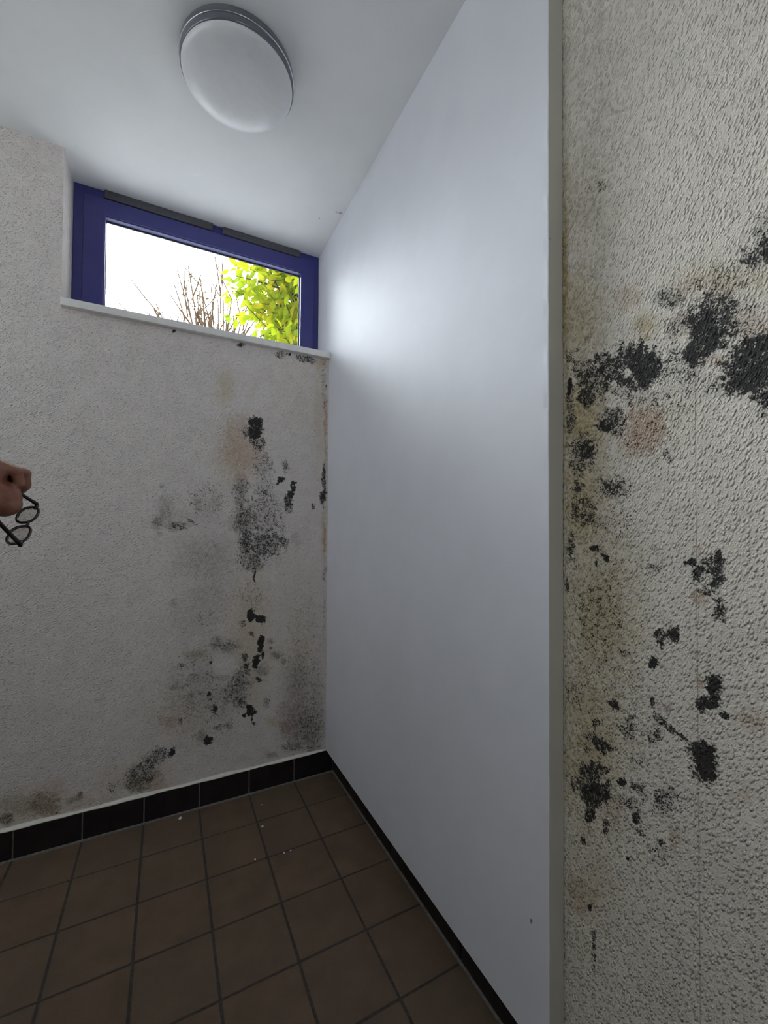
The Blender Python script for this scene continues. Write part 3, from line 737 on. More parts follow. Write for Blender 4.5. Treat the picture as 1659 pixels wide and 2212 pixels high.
def paint_stains(text, A, Z):
    """A, Z: arrays of wall coordinates of the vertices -> dict of stain densities"""
    n1 = vnoise(A, Z, 28, 1) - 0.5; n2 = vnoise(A, Z, 75, 2) - 0.5; n3 = vnoise(A, Z, 170, 3) - 0.5
    n4 = vnoise(A, Z, 330, 6) - 0.5
    m1 = vnoise(A, Z, 30, 4) - 0.5; m2 = vnoise(A, Z, 80, 5) - 0.5
    wa = A + 0.010 * n1 + 0.007 * n2 + 0.003 * n3
    wz = Z + 0.010 * m1 + 0.007 * m2
    out = {k: np.zeros(A.shape) for k in CH}
    clean = np.zeros(A.shape)
    for line in text.strip().splitlines():
        p = line.split(); ch = p[0]; a, z, m00, m01, m10, m11, s, soft = map(float, p[1:])
        size = 1.6 / max(1e-6, min(math.hypot(m00, m10), math.hypot(m01, m11))) + 0.03
        sel = (np.abs(A - a) < size) & (np.abs(Z - z) < size * 1.6)
        if not sel.any(): continue
        rad = 1.0 / math.sqrt(abs(m00 * m11 - m01 * m10))
        w = min(1.0, rad / 0.018)
        da = A[sel] * (1 - w) + wa[sel] * w - a; dz = Z[sel] * (1 - w) + wz[sel] * w - z
        d = np.sqrt((m00 * da + m01 * dz) ** 2 + (m10 * da + m11 * dz) ** 2)
        d = d + 0.35 * n3[sel] + 0.30 * n2[sel] + 0.55 * n4[sel]
        val = s * np.clip((1.0 + soft * 0.5 - d) / soft, 0, 1)
        if ch in 'YG': val = s * np.clip((1.35 - d) / 1.1, 0, 1)
        if ch == 'W': clean[sel] = np.maximum(clean[sel], val)
        else: out[ch][sel] = np.maximum(out[ch][sel], val)
    for k in out: out[k] = np.clip(out[k] - clean * (1.0 if k in 'KGPB' else 0.4), 0, 2)
    return out

def wall_mesh(name, axis, const, acoords, zcoords, stains, hole=None, back=0.12, extra=None):
    """plane wall from a grid; axis 'X': wall runs along X at y=const, axis 'Y': runs along Y at x=const"""
    A, Z = np.meshgrid(np.array(acoords), np.array(zcoords), indexing='ij')
    na, nz = A.shape
    co = np.zeros((na * nz, 3))
    if axis == 'X': co[:, 0] = A.ravel(); co[:, 1] = const
    else: co[:, 0] = const; co[:, 1] = A.ravel()
    co[:, 2] = Z.ravel()
    i, j = np.meshgrid(np.arange(na - 1), np.arange(nz - 1), indexing='ij')
    keep = np.ones(i.shape, bool)
    if hole:
        ca = (A[:-1, :-1] + A[1:, 1:]) / 2; cz = (Z[:-1, :-1] + Z[1:, 1:]) / 2
        keep = ~((ca > hole[0]) & (ca < hole[1]) & (cz > hole[2]) & (cz < hole[3]))
    i = i[keep]; j = j[keep]
    a = i * nz + j; b = (i + 1) * nz + j; c = (i + 1) * nz + j + 1; d = i * nz + j + 1
    quads = np.stack([a, b, c, d] if axis == 'X' else [a, d, c, b], 1)
    verts = co.tolist(); faces = quads.tolist()
    for (x0, x1, y0, y1, z0, z1) in (extra or []):
        k = len(verts)
        verts += [(x, y, z) for z in (z0, z1) for y in (y0, y1) for x in (x0, x1)]
        faces += [[k + q for q in f] for f in ((0, 2, 3, 1), (4, 5, 7, 6), (0, 1, 5, 4), (2, 6, 7, 3), (0, 4, 6, 2), (1, 3, 7, 5))]
    me = bpy.data.meshes.new(name)
    me.from_pydata(verts, [], faces)
    dens = paint_stains(stains, A.ravel(), Z.ravel())
    n = len(verts)
    for k, full in CH.items():
        at_ = me.attributes.new('stain_' + full, 'FLOAT', 'POINT')
        arr = np.zeros(n, np.float32); arr[:na * nz] = dens[k]
        at_.data.foreach_set('value', arr)
    me.update()
    return me

# ------------------------------------------------------------------ room shell
def steps(a, b, s): return list(np.linspace(a, b, int(round((b - a) / s)) + 1))
ax = [ROOM_L, -1.3, -0.9] + steps(-0.62, XL, 0.004) + steps(XL, XP, 0.0036)[1:] + [XR + 0.2]
az = [-0.1, 0.0] + steps(0.09, Z_SILL, 0.0036) + [2.3, 2.5, H, H + 0.1]
me = wall_mesh('wall_back', 'X', D, ax, az, STAINS_BACK, hole=(XL, XP, Z_SILL - 0.001, H + 0.2),
               extra=[(ROOM_L, XL, D + 0.001, WALL_OUT, -0.3, H + 0.1), (XL, XP, D + 0.001, WALL_OUT, -0.3, Z_SILL - 0.031),
                      (XP + 0.0005, XR + 0.2, D + 0.001, WALL_OUT, -0.3, H + 0.1)])
wall_back = struct(link_mesh('wall_back', me, [M['wall_back']]), 'off-white rough plaster wall under the blue window, mould running down its right side', 'wall')
ay = [ROOM_R, -0.6, -0.1] + steps(0.10, YE + 0.01, 0.003) + [1.0, 1.5, D + 0.001]
az2 = [-0.1, 0.0, 0.25] + steps(0.42, 2.50, 0.003) + [H, H + 0.1]
me = wall_mesh('wall_right', 'Y', XR, ay, az2, STAINS_RIGHT, extra=[(XR + 0.002, XR + 0.2, ROOM_R, D, -0.3, H + 0.1)])
wall_right = struct(link_mesh('wall_right', me, [M['wall_right']]), 'woodchip wall at the right edge with large black mould patches', 'wall')

# smooth white lining panel in front of the right wall: ends in a narrow return, hangs over the skirting
bm = bmesh.new()
YS = YE + 0.014
box(bm, XP, XR - 0.0022, YS, D + 0.0005, HB, H - 0.0005)
box(bm, XP, XR - 0.0022, D + 0.0005, YF + 0.05, Z_SILL - 0.028, H - 0.0005)
prev = None
for k in range(161):                       # free end: slightly wavy hand-finished edge
    z = HB + (H - 0.0005 - HB) * k / 160
    q = z * 23.0
    w = 0.0005 * math.sin(q * 1.7) + 0.0004 * math.sin(q * 4.1 + 1) + 0.0004 * (random.random() - 0.5)
    g_ = 0.0006 * math.sin(q * 0.6) + 0.0009 * (random.random() - 0.5)
    ring = [bm.verts.new(p) for p in ((XR - 0.0022, YS, z), (XR - 0.0022 + g_, YE, z), (XP + 0.0022 + w, YE + w * 0.5, z), (XP + 0.0007 + w, YE + 0.0007 + w * 0.5, z), (XP + w, YE + 0.0024, z), (XP, YS, z))]
    if prev:
        for a in range(5): bm.faces.new((prev[a], prev[a + 1], ring[a + 1], ring[a]))
    else: bm.faces.new(ring[::-1])
    prev = ring
bm.faces.new(prev)
bmesh.ops.recalc_face_normals(bm, faces=bm.faces)
bm.normal_update()
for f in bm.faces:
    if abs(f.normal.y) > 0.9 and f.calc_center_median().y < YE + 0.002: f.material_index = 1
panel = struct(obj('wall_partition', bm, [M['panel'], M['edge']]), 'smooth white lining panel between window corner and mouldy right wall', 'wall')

bm = bmesh.new(); box(bm, ROOM_L - 0.2, XR + 0.2, ROOM_R - 0.2, WALL_OUT, H, H + 0.2)
struct(obj('ceiling', bm, M['ceiling']), 'flat white ceiling running into the window recess', 'ceiling')
bm = bmesh.new()
for y0_, y1_, z0_, z1_ in ((ROOM_R - 0.2, LW_Y0, -0.3, H + 0.1), (LW_Y1, WALL_OUT, -0.3, H + 0.1), (LW_Y0, LW_Y1, -0.3, LW_Z0), (LW_Y0, LW_Y1, LW_Z1, H + 0.1)):
    box(bm, ROOM_L - 0.2, ROOM_L, y0_, y1_, z0_, z1_)
struct(obj('wall_left', bm, M['plain']))
# rear wall with a doorway behind the camera
DX0, DX1, DZ = -1.35, -0.45, 2.05
bm = bmesh.new()
for b_ in ((ROOM_L, DX0, -0.3, H + 0.1), (DX1, RW_X0, -0.3, H + 0.1), (DX0, DX1, DZ, H + 0.1), (RW_X1, XR + 0.2, -0.3, H + 0.1), (RW_X0, RW_X1, -0.3, RW_Z0), (RW_X0, RW_X1, RW_Z1, H + 0.1)):
    box(bm, b_[0], b_[1], ROOM_R - 0.2, ROOM_R, b_[2], b_[3])
struct(obj('wall_rear', bm, M['plain']))
bm = bmesh.new(); box(bm, DX0 - 0.06, DX0 + 0.02, ROOM_R - 0.2, ROOM_R + 0.012, 0, DZ + 0.06); box(bm, DX1 - 0.02, DX1 + 0.06, ROOM_R - 0.2, ROOM_R + 0.012, 0, DZ + 0.06); box(bm, DX0 + 0.02, DX1 - 0.02, ROOM_R - 0.2, ROOM_R + 0.012, DZ - 0.02, DZ + 0.06)
struct(obj('trim_2', bm, M['frame']))
bm = bmesh.new(); box(bm, DX0 + 0.021, DX1 - 0.021, ROOM_R - 0.06, ROOM_R - 0.02, 0.004, DZ - 0.021)
door = struct(obj('door_1', bm, M['plain']))

# floor: single tiles over a grout bed
bm = bmesh.new()
box(bm, ROOM_L, XR + 0.1, ROOM_R, D + 0.05, -0.06, -0.0025, mat=1)
j = 0.0036
for ix in range(-2, 14):
    for iy in range(0, 17):
        x1 = X0 - (ix - 1) * TILE - j; x0 = X0 - ix * TILE + j
        y1 = Y0 - iy * TILE - j; y0 = Y0 - (iy + 1) * TILE + j
        x0 = max(x0, ROOM_L); x1 = min(x1, XB - 0.004); y1 = min(y1, D - 0.016); y0 = max(y0, ROOM_R)
        if x1 - x0 < 0.01 or y1 - y0 < 0.01: continue
        dz = random.uniform(-0.0004, 0.0004)
        box(bm, x0, x1, y0, y1, -0.02, dz, mat=0, bevel=0.0018, seg=2)
floor = struct(obj('floor', bm, [M['tile'], M['grout']]), 'brown matt square floor tiles with dark grout joints', 'floor')

# skirting tiles
bm = bmesh.new()
box(bm, ROOM_L, XR, D - 0.006, D + 0.004, 0.001, HB - 0.001, mat=1)
xs = [XB] + [X0 - k * TILE for k in range(0, 12)]
for a, b in zip(xs[1:], xs):
    hb = HB - random.uniform(0, 0.0015)
    box(bm, max(a + 0.0024, ROOM_L), b - (0.0024 if b < XB else 0.001), D - 0.012, D - 0.001, 0.005, hb, mat=0, bevel=0.0016)
box(bm, ROOM_L, XB, D - 0.0155, D - 0.010, -0.002, 0.005, mat=1)
struct(obj('baseboard_back', bm, [M['skirting'], M['grout_light']]), 'row of black-brown skirting tiles along the window wall', 'baseboard')
bm = bmesh.new()
box(bm, XR - 0.006, XR + 0.004, ROOM_R, D, 0.001, HB - 0.001, mat=1)
ys = [D - 0.012] + [Y0 - k * TILE for k in range(1, 16)] + [ROOM_R]
for a, b in zip(ys[1:], ys):
    if b - a < 0.02: continue
    box(bm, XB, XR - 0.001, a + 0.0024, b - 0.0024, 0.005, HB - 0.001, mat=0, bevel=0.0016)
box(bm, XB - 0.0045, XB + 0.002, ROOM_R, D - 0.012, -0.002, 0.005, mat=1)
struct(obj('baseboard_right', bm, [M['skirting'], M['grout_light']]), 'row of black-brown skirting tiles under the white panel', 'baseboard')
# pale filler bead on top of the back skirting
bm = bmesh.new()
nseg = 90; prev = None
for k in range(nseg + 1):
    x = ROOM_L + (XP + 0.002 - ROOM_L) * k / nseg
    w = 0.0115 + 0.0025 * math.sin(k * 0.9) * math.sin(k * 0.37) ; hh = 0.0085 + 0.003 * math.sin(k * 0.53 + 1)
    ring = [bm.verts.new(p) for p in ((x, D + 0.001, HB - 0.002), (x, D - w, HB - 0.002), (x, D - w, HB + 0.0015), (x, D - w * 0.45, HB + hh * 0.55), (x, D + 0.001, HB + hh))]
    if prev:
        for q in range(5): bm.faces.new((prev[q], prev[(q + 1) % 5], ring[(q + 1) % 5], ring[q]))
    else: bm.faces.new(ring)
    prev = ring
bm.faces.new(prev[::-1])
bmesh.ops.recalc_face_normals(bm, faces=bm.faces)
struct(obj('trim_1', bm, M['filler'], smooth=True), 'uneven white filler line on top of the black skirting', 'trim')

# ------------------------------------------------------------------ window
win = struct(empty('window_1', ((XL + XP) / 2, YF, Z_SILL)), 'wide low window with dark blue frame up under the ceiling', 'window')
GX0, GX1, GZ0, GZ1 = -0.257, 0.604, Z_SILL + 0.075, 2.537
FZ1 = H - 0.0005; FX0, FX1 = XL + 0.001, XP - 0.0005
def ring_frame(bm, outer, inner, y0, y1):
    """rectangular frame between two rectangles (x0,x1,z0,z1), front y0, back y1"""
    vs = {}
    for n_, (a, b, c, d) in (('o', outer), ('i', inner)):
        for y in (y0, y1):
            vs[n_, y] = [bm.verts.new(p) for p in ((a, y, c), (b, y, c), (b, y, d), (a, y, d))]
    for k in range(4):
        q = (k + 1) % 4
        bm.faces.new((vs['o', y0][k], vs['o', y0][q], vs['i', y0][q], vs['i', y0][k]))
        bm.faces.new((vs['o', y1][q], vs['o', y1][k], vs['i', y1][k], vs['i', y1][q]))
        bm.faces.new((vs['i', y0][k], vs['i', y0][q], vs['i', y1][q], vs['i', y1][k]))
        bm.faces.new((vs['o', y0][q], vs['o', y0][k], vs['o', y1][k], vs['o', y1][q]))
bm = bmesh.new()
ring_frame(bm, (FX0, FX1, Z_SILL + 0.0005, FZ1), (FX0 + 0.045, FX1 - 0.040, Z_SILL + 0.03, FZ1 - 0.055), YF + 0.012, YF + 0.075)
bmesh.ops.bevel(bm, geom=[e for e in bm.edges], offset=0.002, segments=2, profile=0.5, affect='EDGES')
obj('frame', bm, M['frame'], win)
bm = bmesh.new()
ring_frame(bm, (FX0 + 0.036, FX1 - 0.030, Z_SILL + 0.02, FZ1 - 0.040), (GX0 - 0.006, GX1 + 0.008, GZ0 - 0.006, GZ1 + 0.008), YF, YF + 0.060)
bmesh.ops.bevel(bm, geom=[e for e in bm.edges], offset=0.004, segments=3, profile=0.5, affect='EDGES')
obj('sash', bm, M['frame'], win)
bm = bmesh.new()
ring_frame(bm, (GX0 - 0.010, GX1 + 0.012, GZ0 - 0.01, GZ1 + 0.012), (GX0 - 0.001, GX1 + 0.003, GZ0, GZ1 + 0.003), YF + 0.006, YF + 0.034)
bmesh.ops.bevel(bm, geom=[e for e in bm.edges], offset=0.002, segments=2, profile=0.5, affect='EDGES')
obj('glazing_bead', bm, M['bead_light'], win)['label'] = 'lighter blue glazing bead'
bm = bmesh.new()
ring_frame(bm, (GX0 - 0.004, GX1 + 0.006, GZ0 - 0.004, GZ1 + 0.006), (GX0 + 0.001, GX1 - 0.001, GZ0 + 0.001, GZ1 - 0.002), YF + 0.033, YF + 0.041)
obj('gasket', bm, M['rubber'], win)['label'] = 'black rubber gasket'
bm = bmesh.new(); box(bm, GX0 - 0.003, GX1 + 0.003, YF + 0.044, YF + 0.048, GZ0 - 0.003, GZ1 + 0.004)
obj('pane', bm, M['glass'], win)['label'] = 'clear glass pane'
for a, b in ((-0.262, 0.172), (0.216, 0.60)):
    bm = bmesh.new(); box(bm, a, b, YF - 0.002, YF + 0.013, FZ1 - 0.036, FZ1 - 0.002, bevel=0.002)
    obj('sealing_strip', bm, M['strip'], win)['label'] = 'dull grey strip along the frame head'
bm = bmesh.new(); box(bm, XL + 0.002, XP - 0.0005, D - 0.026, YF + 0.05, Z_SILL - 0.030, Z_SILL, bevel=0.0025)
sill = obj('window_sill', bm, M['sill'], win); sill['label'] = 'pale grey stone sill board'

def fill_window(name, x0, x1, y0, y1, z0, z1, w=0.05):
    """window added to the unseen walls for fill light: frame bars round a pane"""
    wx = x1 - x0 > y1 - y0
    t = struct(empty(name, ((x0 + x1) / 2, (y0 + y1) / 2, z0)))
    bm = bmesh.new()
    if wx:
        box(bm, x0, x0 + w, y0, y1, z0, z1); box(bm, x1 - w, x1, y0, y1, z0, z1)
        box(bm, x0 + w, x1 - w, y0, y1, z0, z0 + w); box(bm, x0 + w, x1 - w, y0, y1, z1 - w, z1)
    else:
        box(bm, x0, x1, y0, y0 + w, z0, z1); box(bm, x0, x1, y1 - w, y1, z0, z1)
        box(bm, x0, x1, y0 + w, y1 - w, z0, z0 + w); box(bm, x0, x1, y0 + w, y1 - w, z1 - w, z1)
    obj('frame', bm, M['frame'], t)
    bm = bmesh.new(); my = (y0 + y1) / 2; mx = (x0 + x1) / 2
    if wx: box(bm, x0 + w - 0.005, x1 - w + 0.005, my - 0.002, my + 0.002, z0 + w - 0.005, z1 - w + 0.005)
    else: box(bm, mx - 0.002, mx + 0.002, y0 + w - 0.005, y1 - w + 0.005, z0 + w - 0.005, z1 - w + 0.005)
    obj('pane', bm, M['glass'], t)
fill_window('window_fill_left', ROOM_L - 0.14, ROOM_L - 0.08, LW_Y0, LW_Y1, LW_Z0, LW_Z1)
fill_window('window_fill_rear', RW_X0, RW_X1, ROOM_R - 0.14, ROOM_R - 0.08, RW_Z0, RW_Z1)

# ------------------------------------------------------------------ ceiling lamp
lamp = tag(empty('ceiling_lamp', (0.18, 1.37, H)), 'round white ceiling lamp with glossy grey ring, switched off', 'lamp')
bm = bmesh.new()
lathe(bm, [(0.0, H - 0.0003), (0.166, H - 0.0003), (0.1695, H - 0.003), (0.1705, H - 0.020), (0.169, H - 0.0235), (0.0, H - 0.0235)], cx=0.18, cy=1.37)
obj('base_ring', bm, M['lamp_base'], lamp, True)
bm = bmesh.new()
lathe(bm, [(0.160, H - 0.0225), (0.1705, H - 0.0228), (0.1718, H - 0.0238), (0.1705, H - 0.0250), (0.160, H - 0.0252)], cx=0.18, cy=1.37)
obj('rim', bm, M['chrome'], lamp, True)['label'] = 'thin bright metal rim'
bm = bmesh.new()
lathe(bm, [(0.160, H - 0.0248), (0.1700, H - 0.0252), (0.1705, H - 0.030), (0.1690, H - 0.041), (0.1665, H - 0.0445), (0.160, H - 0.0455)], cx=0.18, cy=1.37)
obj('cover_ring', bm, M['lamp_base'], lamp, True)
bm = bmesh.new()
prof = [(0.1655, H - 0.0440)]
for k in range(0, 25):
    a = math.pi / 2 * k / 24
    prof.append((0.1655 * math.cos(a) ** 0.55 if k < 24 else 0.0, H - 0.0445 - 0.034 * math.sin(a)))
lathe(bm, prof, cx=0.18, cy=1.37)
obj('diffuser', bm, M['lamp_opal'], lamp, True)['label'] = 'domed opal white diffuser'

# ------------------------------------------------------------------ plaster crumbs on the floor
CR = [(0.0634, 1.928, 0.0055, 1.9, 'longest white plaster crumb on the floor near the back skirting'),
      (0.3557, 1.730, 0.0042, 1.2, 'round white plaster crumb beside the second joint from the back wall'),
      (0.3784, 1.8646, 0.0026, 1.0, 'tiny pale crumb on the floor tile nearest the window wall'),
      (0.4000, 1.5563, 0.0030, 1.3, 'left of two close white crumbs on the brown floor'),
      (0.4241, 1.5563, 0.0030, 1.1, 'right of two close white crumbs on the brown floor'),
      (0.2987, 1.5741, 0.0032, 1.4, 'white plaster crumb lying on a dark joint, the one furthest from the corner')]
for x, y, r, st, lab in CR:
    bm = bmesh.new()
    bmesh.ops.create_icosphere(bm, subdivisions=2, radius=r)
    an = random.uniform(0, 3)
    for v in bm.verts:
        v.co *= random.uniform(0.8, 1.15); v.co.x *= st; v.co.z = max(v.co.z * 0.55, -r * 0.3)
    bmesh.ops.rotate(bm, verts=bm.verts, matrix=Matrix.Rotation(an, 3, 'Z'))
    o = obj('plaster_crumb', bm, M['crumb']); o.location = (x, y, r * 0.3 + 0.0004)
    tag(o, lab, 'crumb', 'plaster crumbs on the floor')

# ------------------------------------------------------------------ person at the left edge holding spectacles
def capsule(bm, a, b, ra, rb, sub=2):
    """tapered limb segment: hull of two balls"""
    tmp = bmesh.new()
    for c_, r_ in ((Vector(a), ra), (Vector(b), rb)):
        g = bmesh.ops.create_icosphere(tmp, subdivisions=sub, radius=r_)
        for v in g['verts']: v.co += c_
    co = [v.co.copy() for v in tmp.verts]
    tmp.free(); tmp = bmesh.new()
    for p in co: tmp.verts.new(p)
    h_ = bmesh.ops.convex_hull(tmp, input=tmp.verts)
    loose = [v for v in tmp.verts if not v.link_faces]
    if loose: bmesh.ops.delete(tmp, geom=loose, context='VERTS')
    m_ = bpy.data.meshes.new('tmp'); tmp.to_mesh(m_); tmp.free()
    bm.from_mesh(m_); bpy.data.meshes.remove(m_)

def blob(bm, c, r, sub=3):
    g = bmesh.ops.create_icosphere(bm, subdivisions=sub, radius=1.0)
    for v in g['verts']: v.co = Vector((v.co.x * r[0], v.co.y * r[1], v.co.z * r[2])) + Vector(c)

def fused(name, bm, mat, parent, voxel, smooth_it, fac=0.5):
    """fuse overlapping shapes into one continuous skin"""
    me = bpy.data.meshes.new(name); bm.to_mesh(me); bm.free()
    t = bpy.data.objects.new(name, me); C.objects.link(t)
    r_ = t.modifiers.new('r', 'REMESH'); r_.mode = 'VOXEL'; r_.voxel_size = voxel
    s_ = t.modifiers.new('s', 'SMOOTH'); s_.iterations = smooth_it; s_.factor = fac
    dg = bpy.context.evaluated_depsgraph_get()
    m2 = bpy.data.meshes.new_from_object(t.evaluated_get(dg))
    bpy.data.objects.remove(t); bpy.data.meshes.remove(me)
    m2.name = name; m2.materials.clear()
    m2.polygons.foreach_set('use_smooth', [True] * len(m2.polygons))
    return link_mesh(name, m2, [mat], parent)

BX, BY = -0.84, 0.99
person = tag(empty('person', (BX, BY, 0)), 'person at the left edge of whom only a fist holding dark spectacles shows', 'person')
R0 = 0.95
def hp(u, v, dr=0.0): return at(u, v, R0 + dr)
bm = bmesh.new()
# torso, neck, head, legs
capsule(bm, (BX, BY, 0.93), (BX, BY, 1.12), 0.125, 0.115); blob(bm, (BX, BY, 0.90), (0.115, 0.165, 0.12))
blob(bm, (BX, BY, 1.20), (0.115, 0.155, 0.22)); capsule(bm, (BX, BY - 0.155, 1.345), (BX, BY + 0.155, 1.345), 0.055, 0.055)
capsule(bm, (BX, BY, 1.34), (BX + 0.015, BY, 1.47), 0.060, 0.053)
blob(bm, (BX + 0.020, BY, 1.575), (0.092, 0.074, 0.112)); blob(bm, (BX + 0.055, BY, 1.520), (0.055, 0.055, 0.055))
capsule(bm, (BX + 0.108, BY, 1.580), (BX + 0.128, BY, 1.548), 0.009, 0.013)
blob(bm, (BX + 0.105, BY, 1.518), (0.012, 0.024, 0.005)); blob(bm, (BX + 0.104, BY, 1.508), (0.011, 0.021, 0.006))
for s in (-1, 1):
    blob(bm, (BX + 0.005, BY + s * 0.078, 1.560), (0.018, 0.009, 0.031))
    capsule(bm, (BX, BY + s * 0.088, 0.87), (BX + 0.015, BY + s * 0.10, 0.47), 0.085, 0.056)
    capsule(bm, (BX + 0.015, BY + s * 0.10, 0.47), (BX - 0.02, BY + s * 0.105, 0.09), 0.055, 0.036)
    blob(bm, (BX - 0.012, BY + s * 0.103, 0.34), (0.055, 0.05, 0.10))
    capsule(bm, (BX - 0.03, BY + s * 0.105, 0.045), (BX + 0.13, BY + s * 0.12, 0.03), 0.035, 0.026)
# right arm reaching forward to the fist
SH = Vector((BX + 0.01, BY - 0.185, 1.345)); EL = Vector((-0.615, 0.835, 1.09)); WR = hp(-78, 1100, 0.01)
capsule(bm, SH, EL, 0.052, 0.042); capsule(bm, EL, WR, 0.042, 0.027)
# fist, seen from its little-finger side
capsule(bm, WR, hp(-20, 1078), 0.027, 0.030)
capsule(bm, hp(-18, 1068), hp(2, 1074), 0.030, 0.0285); blob(bm, hp(8, 1088), (0.025, 0.025, 0.022))
capsule(bm, hp(-45, 1040, 0.02), hp(-20, 1025, 0.0), 0.030, 0.022)
capsule(bm, hp(-45, 1060, 0.05), hp(-15, 1045, 0.05), 0.030, 0.027)
def finger(m, p, d, t, r):
    capsule(bm, m, p, r * 1.15, r * 1.05); capsule(bm, p, d, r * 1.05, r * 0.95); capsule(bm, d, t, r * 0.95, r * 0.85)
    blob(bm, p, (r * 1.14,) * 3); blob(bm, m, (r * 1.35,) * 3)
finger(hp(-10, 1003, 0.0), hp(36, 1020, -0.006), hp(43, 1044, -0.005), hp(28, 1054, 0.002), 0.0084)
finger(hp(-14, 1000, 0.020), hp(52, 1023, 0.013), hp(55, 1049, 0.013), hp(32, 1060, 0.018), 0.0090)
finger(hp(-16, 1000, 0.041), hp(42, 1030, 0.038), hp(46, 1056, 0.036), hp(26, 1060, 0.040), 0.0094)
finger(hp(-16, 1004, 0.062), hp(34, 1034, 0.058), hp(38, 1058, 0.056), hp(20, 1062, 0.060), 0.0094)
capsule(bm, hp(-30, 1080, 0.06), hp(10, 1088, 0.076), 0.015, 0.012); capsule(bm, hp(10, 1088, 0.076), hp(34, 1066, 0.074), 0.0115, 0.010)
# left arm hanging
SL = Vector((BX + 0.01, BY + 0.185, 1.345)); LE = Vector((BX - 0.01, BY + 0.235, 1.06)); LW = Vector((BX + 0.05, BY + 0.225, 0.83))
capsule(bm, SL, LE, 0.052, 0.042); capsule(bm, LE, LW, 0.042, 0.027)
LP = LW + Vector((0.018, 0.0, -0.075)); capsule(bm, LW, LP, 0.026, 0.028); blob(bm, LP, (0.04, 0.017, 0.042))
for k, ln in enumerate((0.066, 0.078, 0.074, 0.058)):
    b0 = LP + Vector((0.033 - 0.021 * k, 0, -0.034)); b1 = b0 + Vector((0.004, -0.006, -ln * 0.5)); b2 = b1 + Vector((0.0, -0.014, -ln * 0.42))
    capsule(bm, b0, b1, 0.0092, 0.0085); capsule(bm, b1, b2, 0.0085, 0.0075)
capsule(bm, LP + Vector((0.030, -0.008, 0.015)), LP + Vector((0.056, -0.02, -0.025)), 0.013, 0.010); capsule(bm, LP + Vector((0.056, -0.02, -0.025)), LP + Vector((0.058, -0.024, -0.052)), 0.010, 0.0085)
fused('body', bm, M['skin'], person, 0.0022, 2)
bm = bmesh.new()
capsule(bm, (BX, BY, 0.90), (BX, BY, 1.12), 0.138, 0.128); blob(bm, (BX, BY, 0.90), (0.13, 0.178, 0.10)); blob(bm, (BX, BY, 1.20), (0.13, 0.170, 0.235))
capsule(bm, (BX, BY - 0.16, 1.345), (BX, BY + 0.16, 1.345), 0.066, 0.066); capsule(bm, (BX, BY, 1.34), (BX + 0.008, BY, 1.40), 0.075, 0.066)
capsule(bm, SH, EL, 0.066, 0.055); capsule(bm, EL, EL.lerp(WR, 0.18), 0.055, 0.050)
capsule(bm, SL, LE, 0.066, 0.055); capsule(bm, LE, LE.lerp(LW, 0.18), 0.055, 0.050)
fused('sweater', bm, M['shirt'], person, 0.007, 4)
bm = bmesh.new(); blob(bm, (BX, BY, 0.89), (0.125, 0.172, 0.11))
for s in (-1, 1):
    capsule(bm, (BX, BY + s * 0.088, 0.87), (BX + 0.015, BY + s * 0.10, 0.47), 0.099, 0.072); capsule(bm, (BX + 0.015, BY + s * 0.10, 0.47), (BX - 0.015, BY + s * 0.105, 0.10), 0.072, 0.060)
fused('trousers', bm, M['jeans'], person, 0.007, 4)
for s in (-1, 1):
    bm = bmesh.new(); capsule(bm, (BX - 0.035, BY + s * 0.105, 0.048), (BX + 0.14, BY + s * 0.122, 0.038), 0.046, 0.036)
    box(bm, BX - 0.085, BX + 0.18, BY + s * 0.113 - 0.042, BY + s * 0.113 + 0.042, 0.0006, 0.022)
    fused('shoe', bm, M['shoe'], person, 0.004, 4)
    bm = bmesh.new(); bmesh.ops.create_uvsphere(bm, u_segments=16, v_segments=10, radius=0.0125)
    e_ = obj('eye', bm, M['eye'], person, True); e_.location = Vector((BX + 0.098, BY + s * 0.032, 1.583)) - Vector((BX, BY, 0)) + Vector((BX, BY, 0))
    bm = bmesh.new(); bmesh.ops.create_uvsphere(bm, u_segments=12, v_segments=8, radius=0.006)
    for v in bm.verts: v.co += Vector((0.0085, 0, 0))
    obj('iris', bm, M['iris'], e_, True).matrix_parent_inverse = Matrix()
bm = bmesh.new(); blob(bm, (BX + 0.006, BY, 1.605), (0.096, 0.082, 0.100)); bmesh.ops.bisect_plane(bm, geom=bm.verts[:] + bm.edges[:] + bm.faces[:], plane_co=(BX + 0.05, BY, 1.60), plane_no=(0.75, 0, -0.66), clear_outer=True)
obj('hair', bm, M['hair'], person, True)

# ------------------------------------------------------------------ spectacles
H1 = at(86, 1091, 0.985)
ray = (H1 - Vector((0, 0, CAM_H))).normalized()
eh = ray.cross(Vector((0, 0, 1))).normalized(); ev = eh.cross(ray)
def loc(a, b, c): return (eh * a + ev * b + ray * c)
Fd = loc(-0.156, -0.52, -0.84).normalized()          # along the front, hinge to hinge
Dd = loc(-0.96, -0.12, 0.255); Dd = (Dd - Fd * Dd.dot(Fd)).normalized()   # "down" of the lenses
Nd = Fd.cross(Dd).normalized()
W = 0.124
Td1 = (hp(36, 1060, 0.012) - H1).normalized(); Td2 = (at(-4, 1121, 0.855) - (H1 + Fd * W)).normalized()
specs = tag(empty('eyeglasses', H1), 'dark brown eyeglasses hanging open from the fist at the left edge', 'eyeglasses')
def fpt(x, y, z=0.0): return H1 + Fd * x + Dd * y + Nd * z
def lens_outline(cx, n=40, grow=0.0):
    pts = []
    for k in range(n):
        a = 2 * math.pi * k / n
        ex = 0.0250 + grow; ey = 0.0140 + grow
        c_, s_ = math.cos(a), math.sin(a)
        pw = 0.82
        pts.append((cx + ex * math.copysign(abs(c_) ** pw, c_), 0.0115 + ey * math.copysign(abs(s_) ** pw, s_)))
    return pts
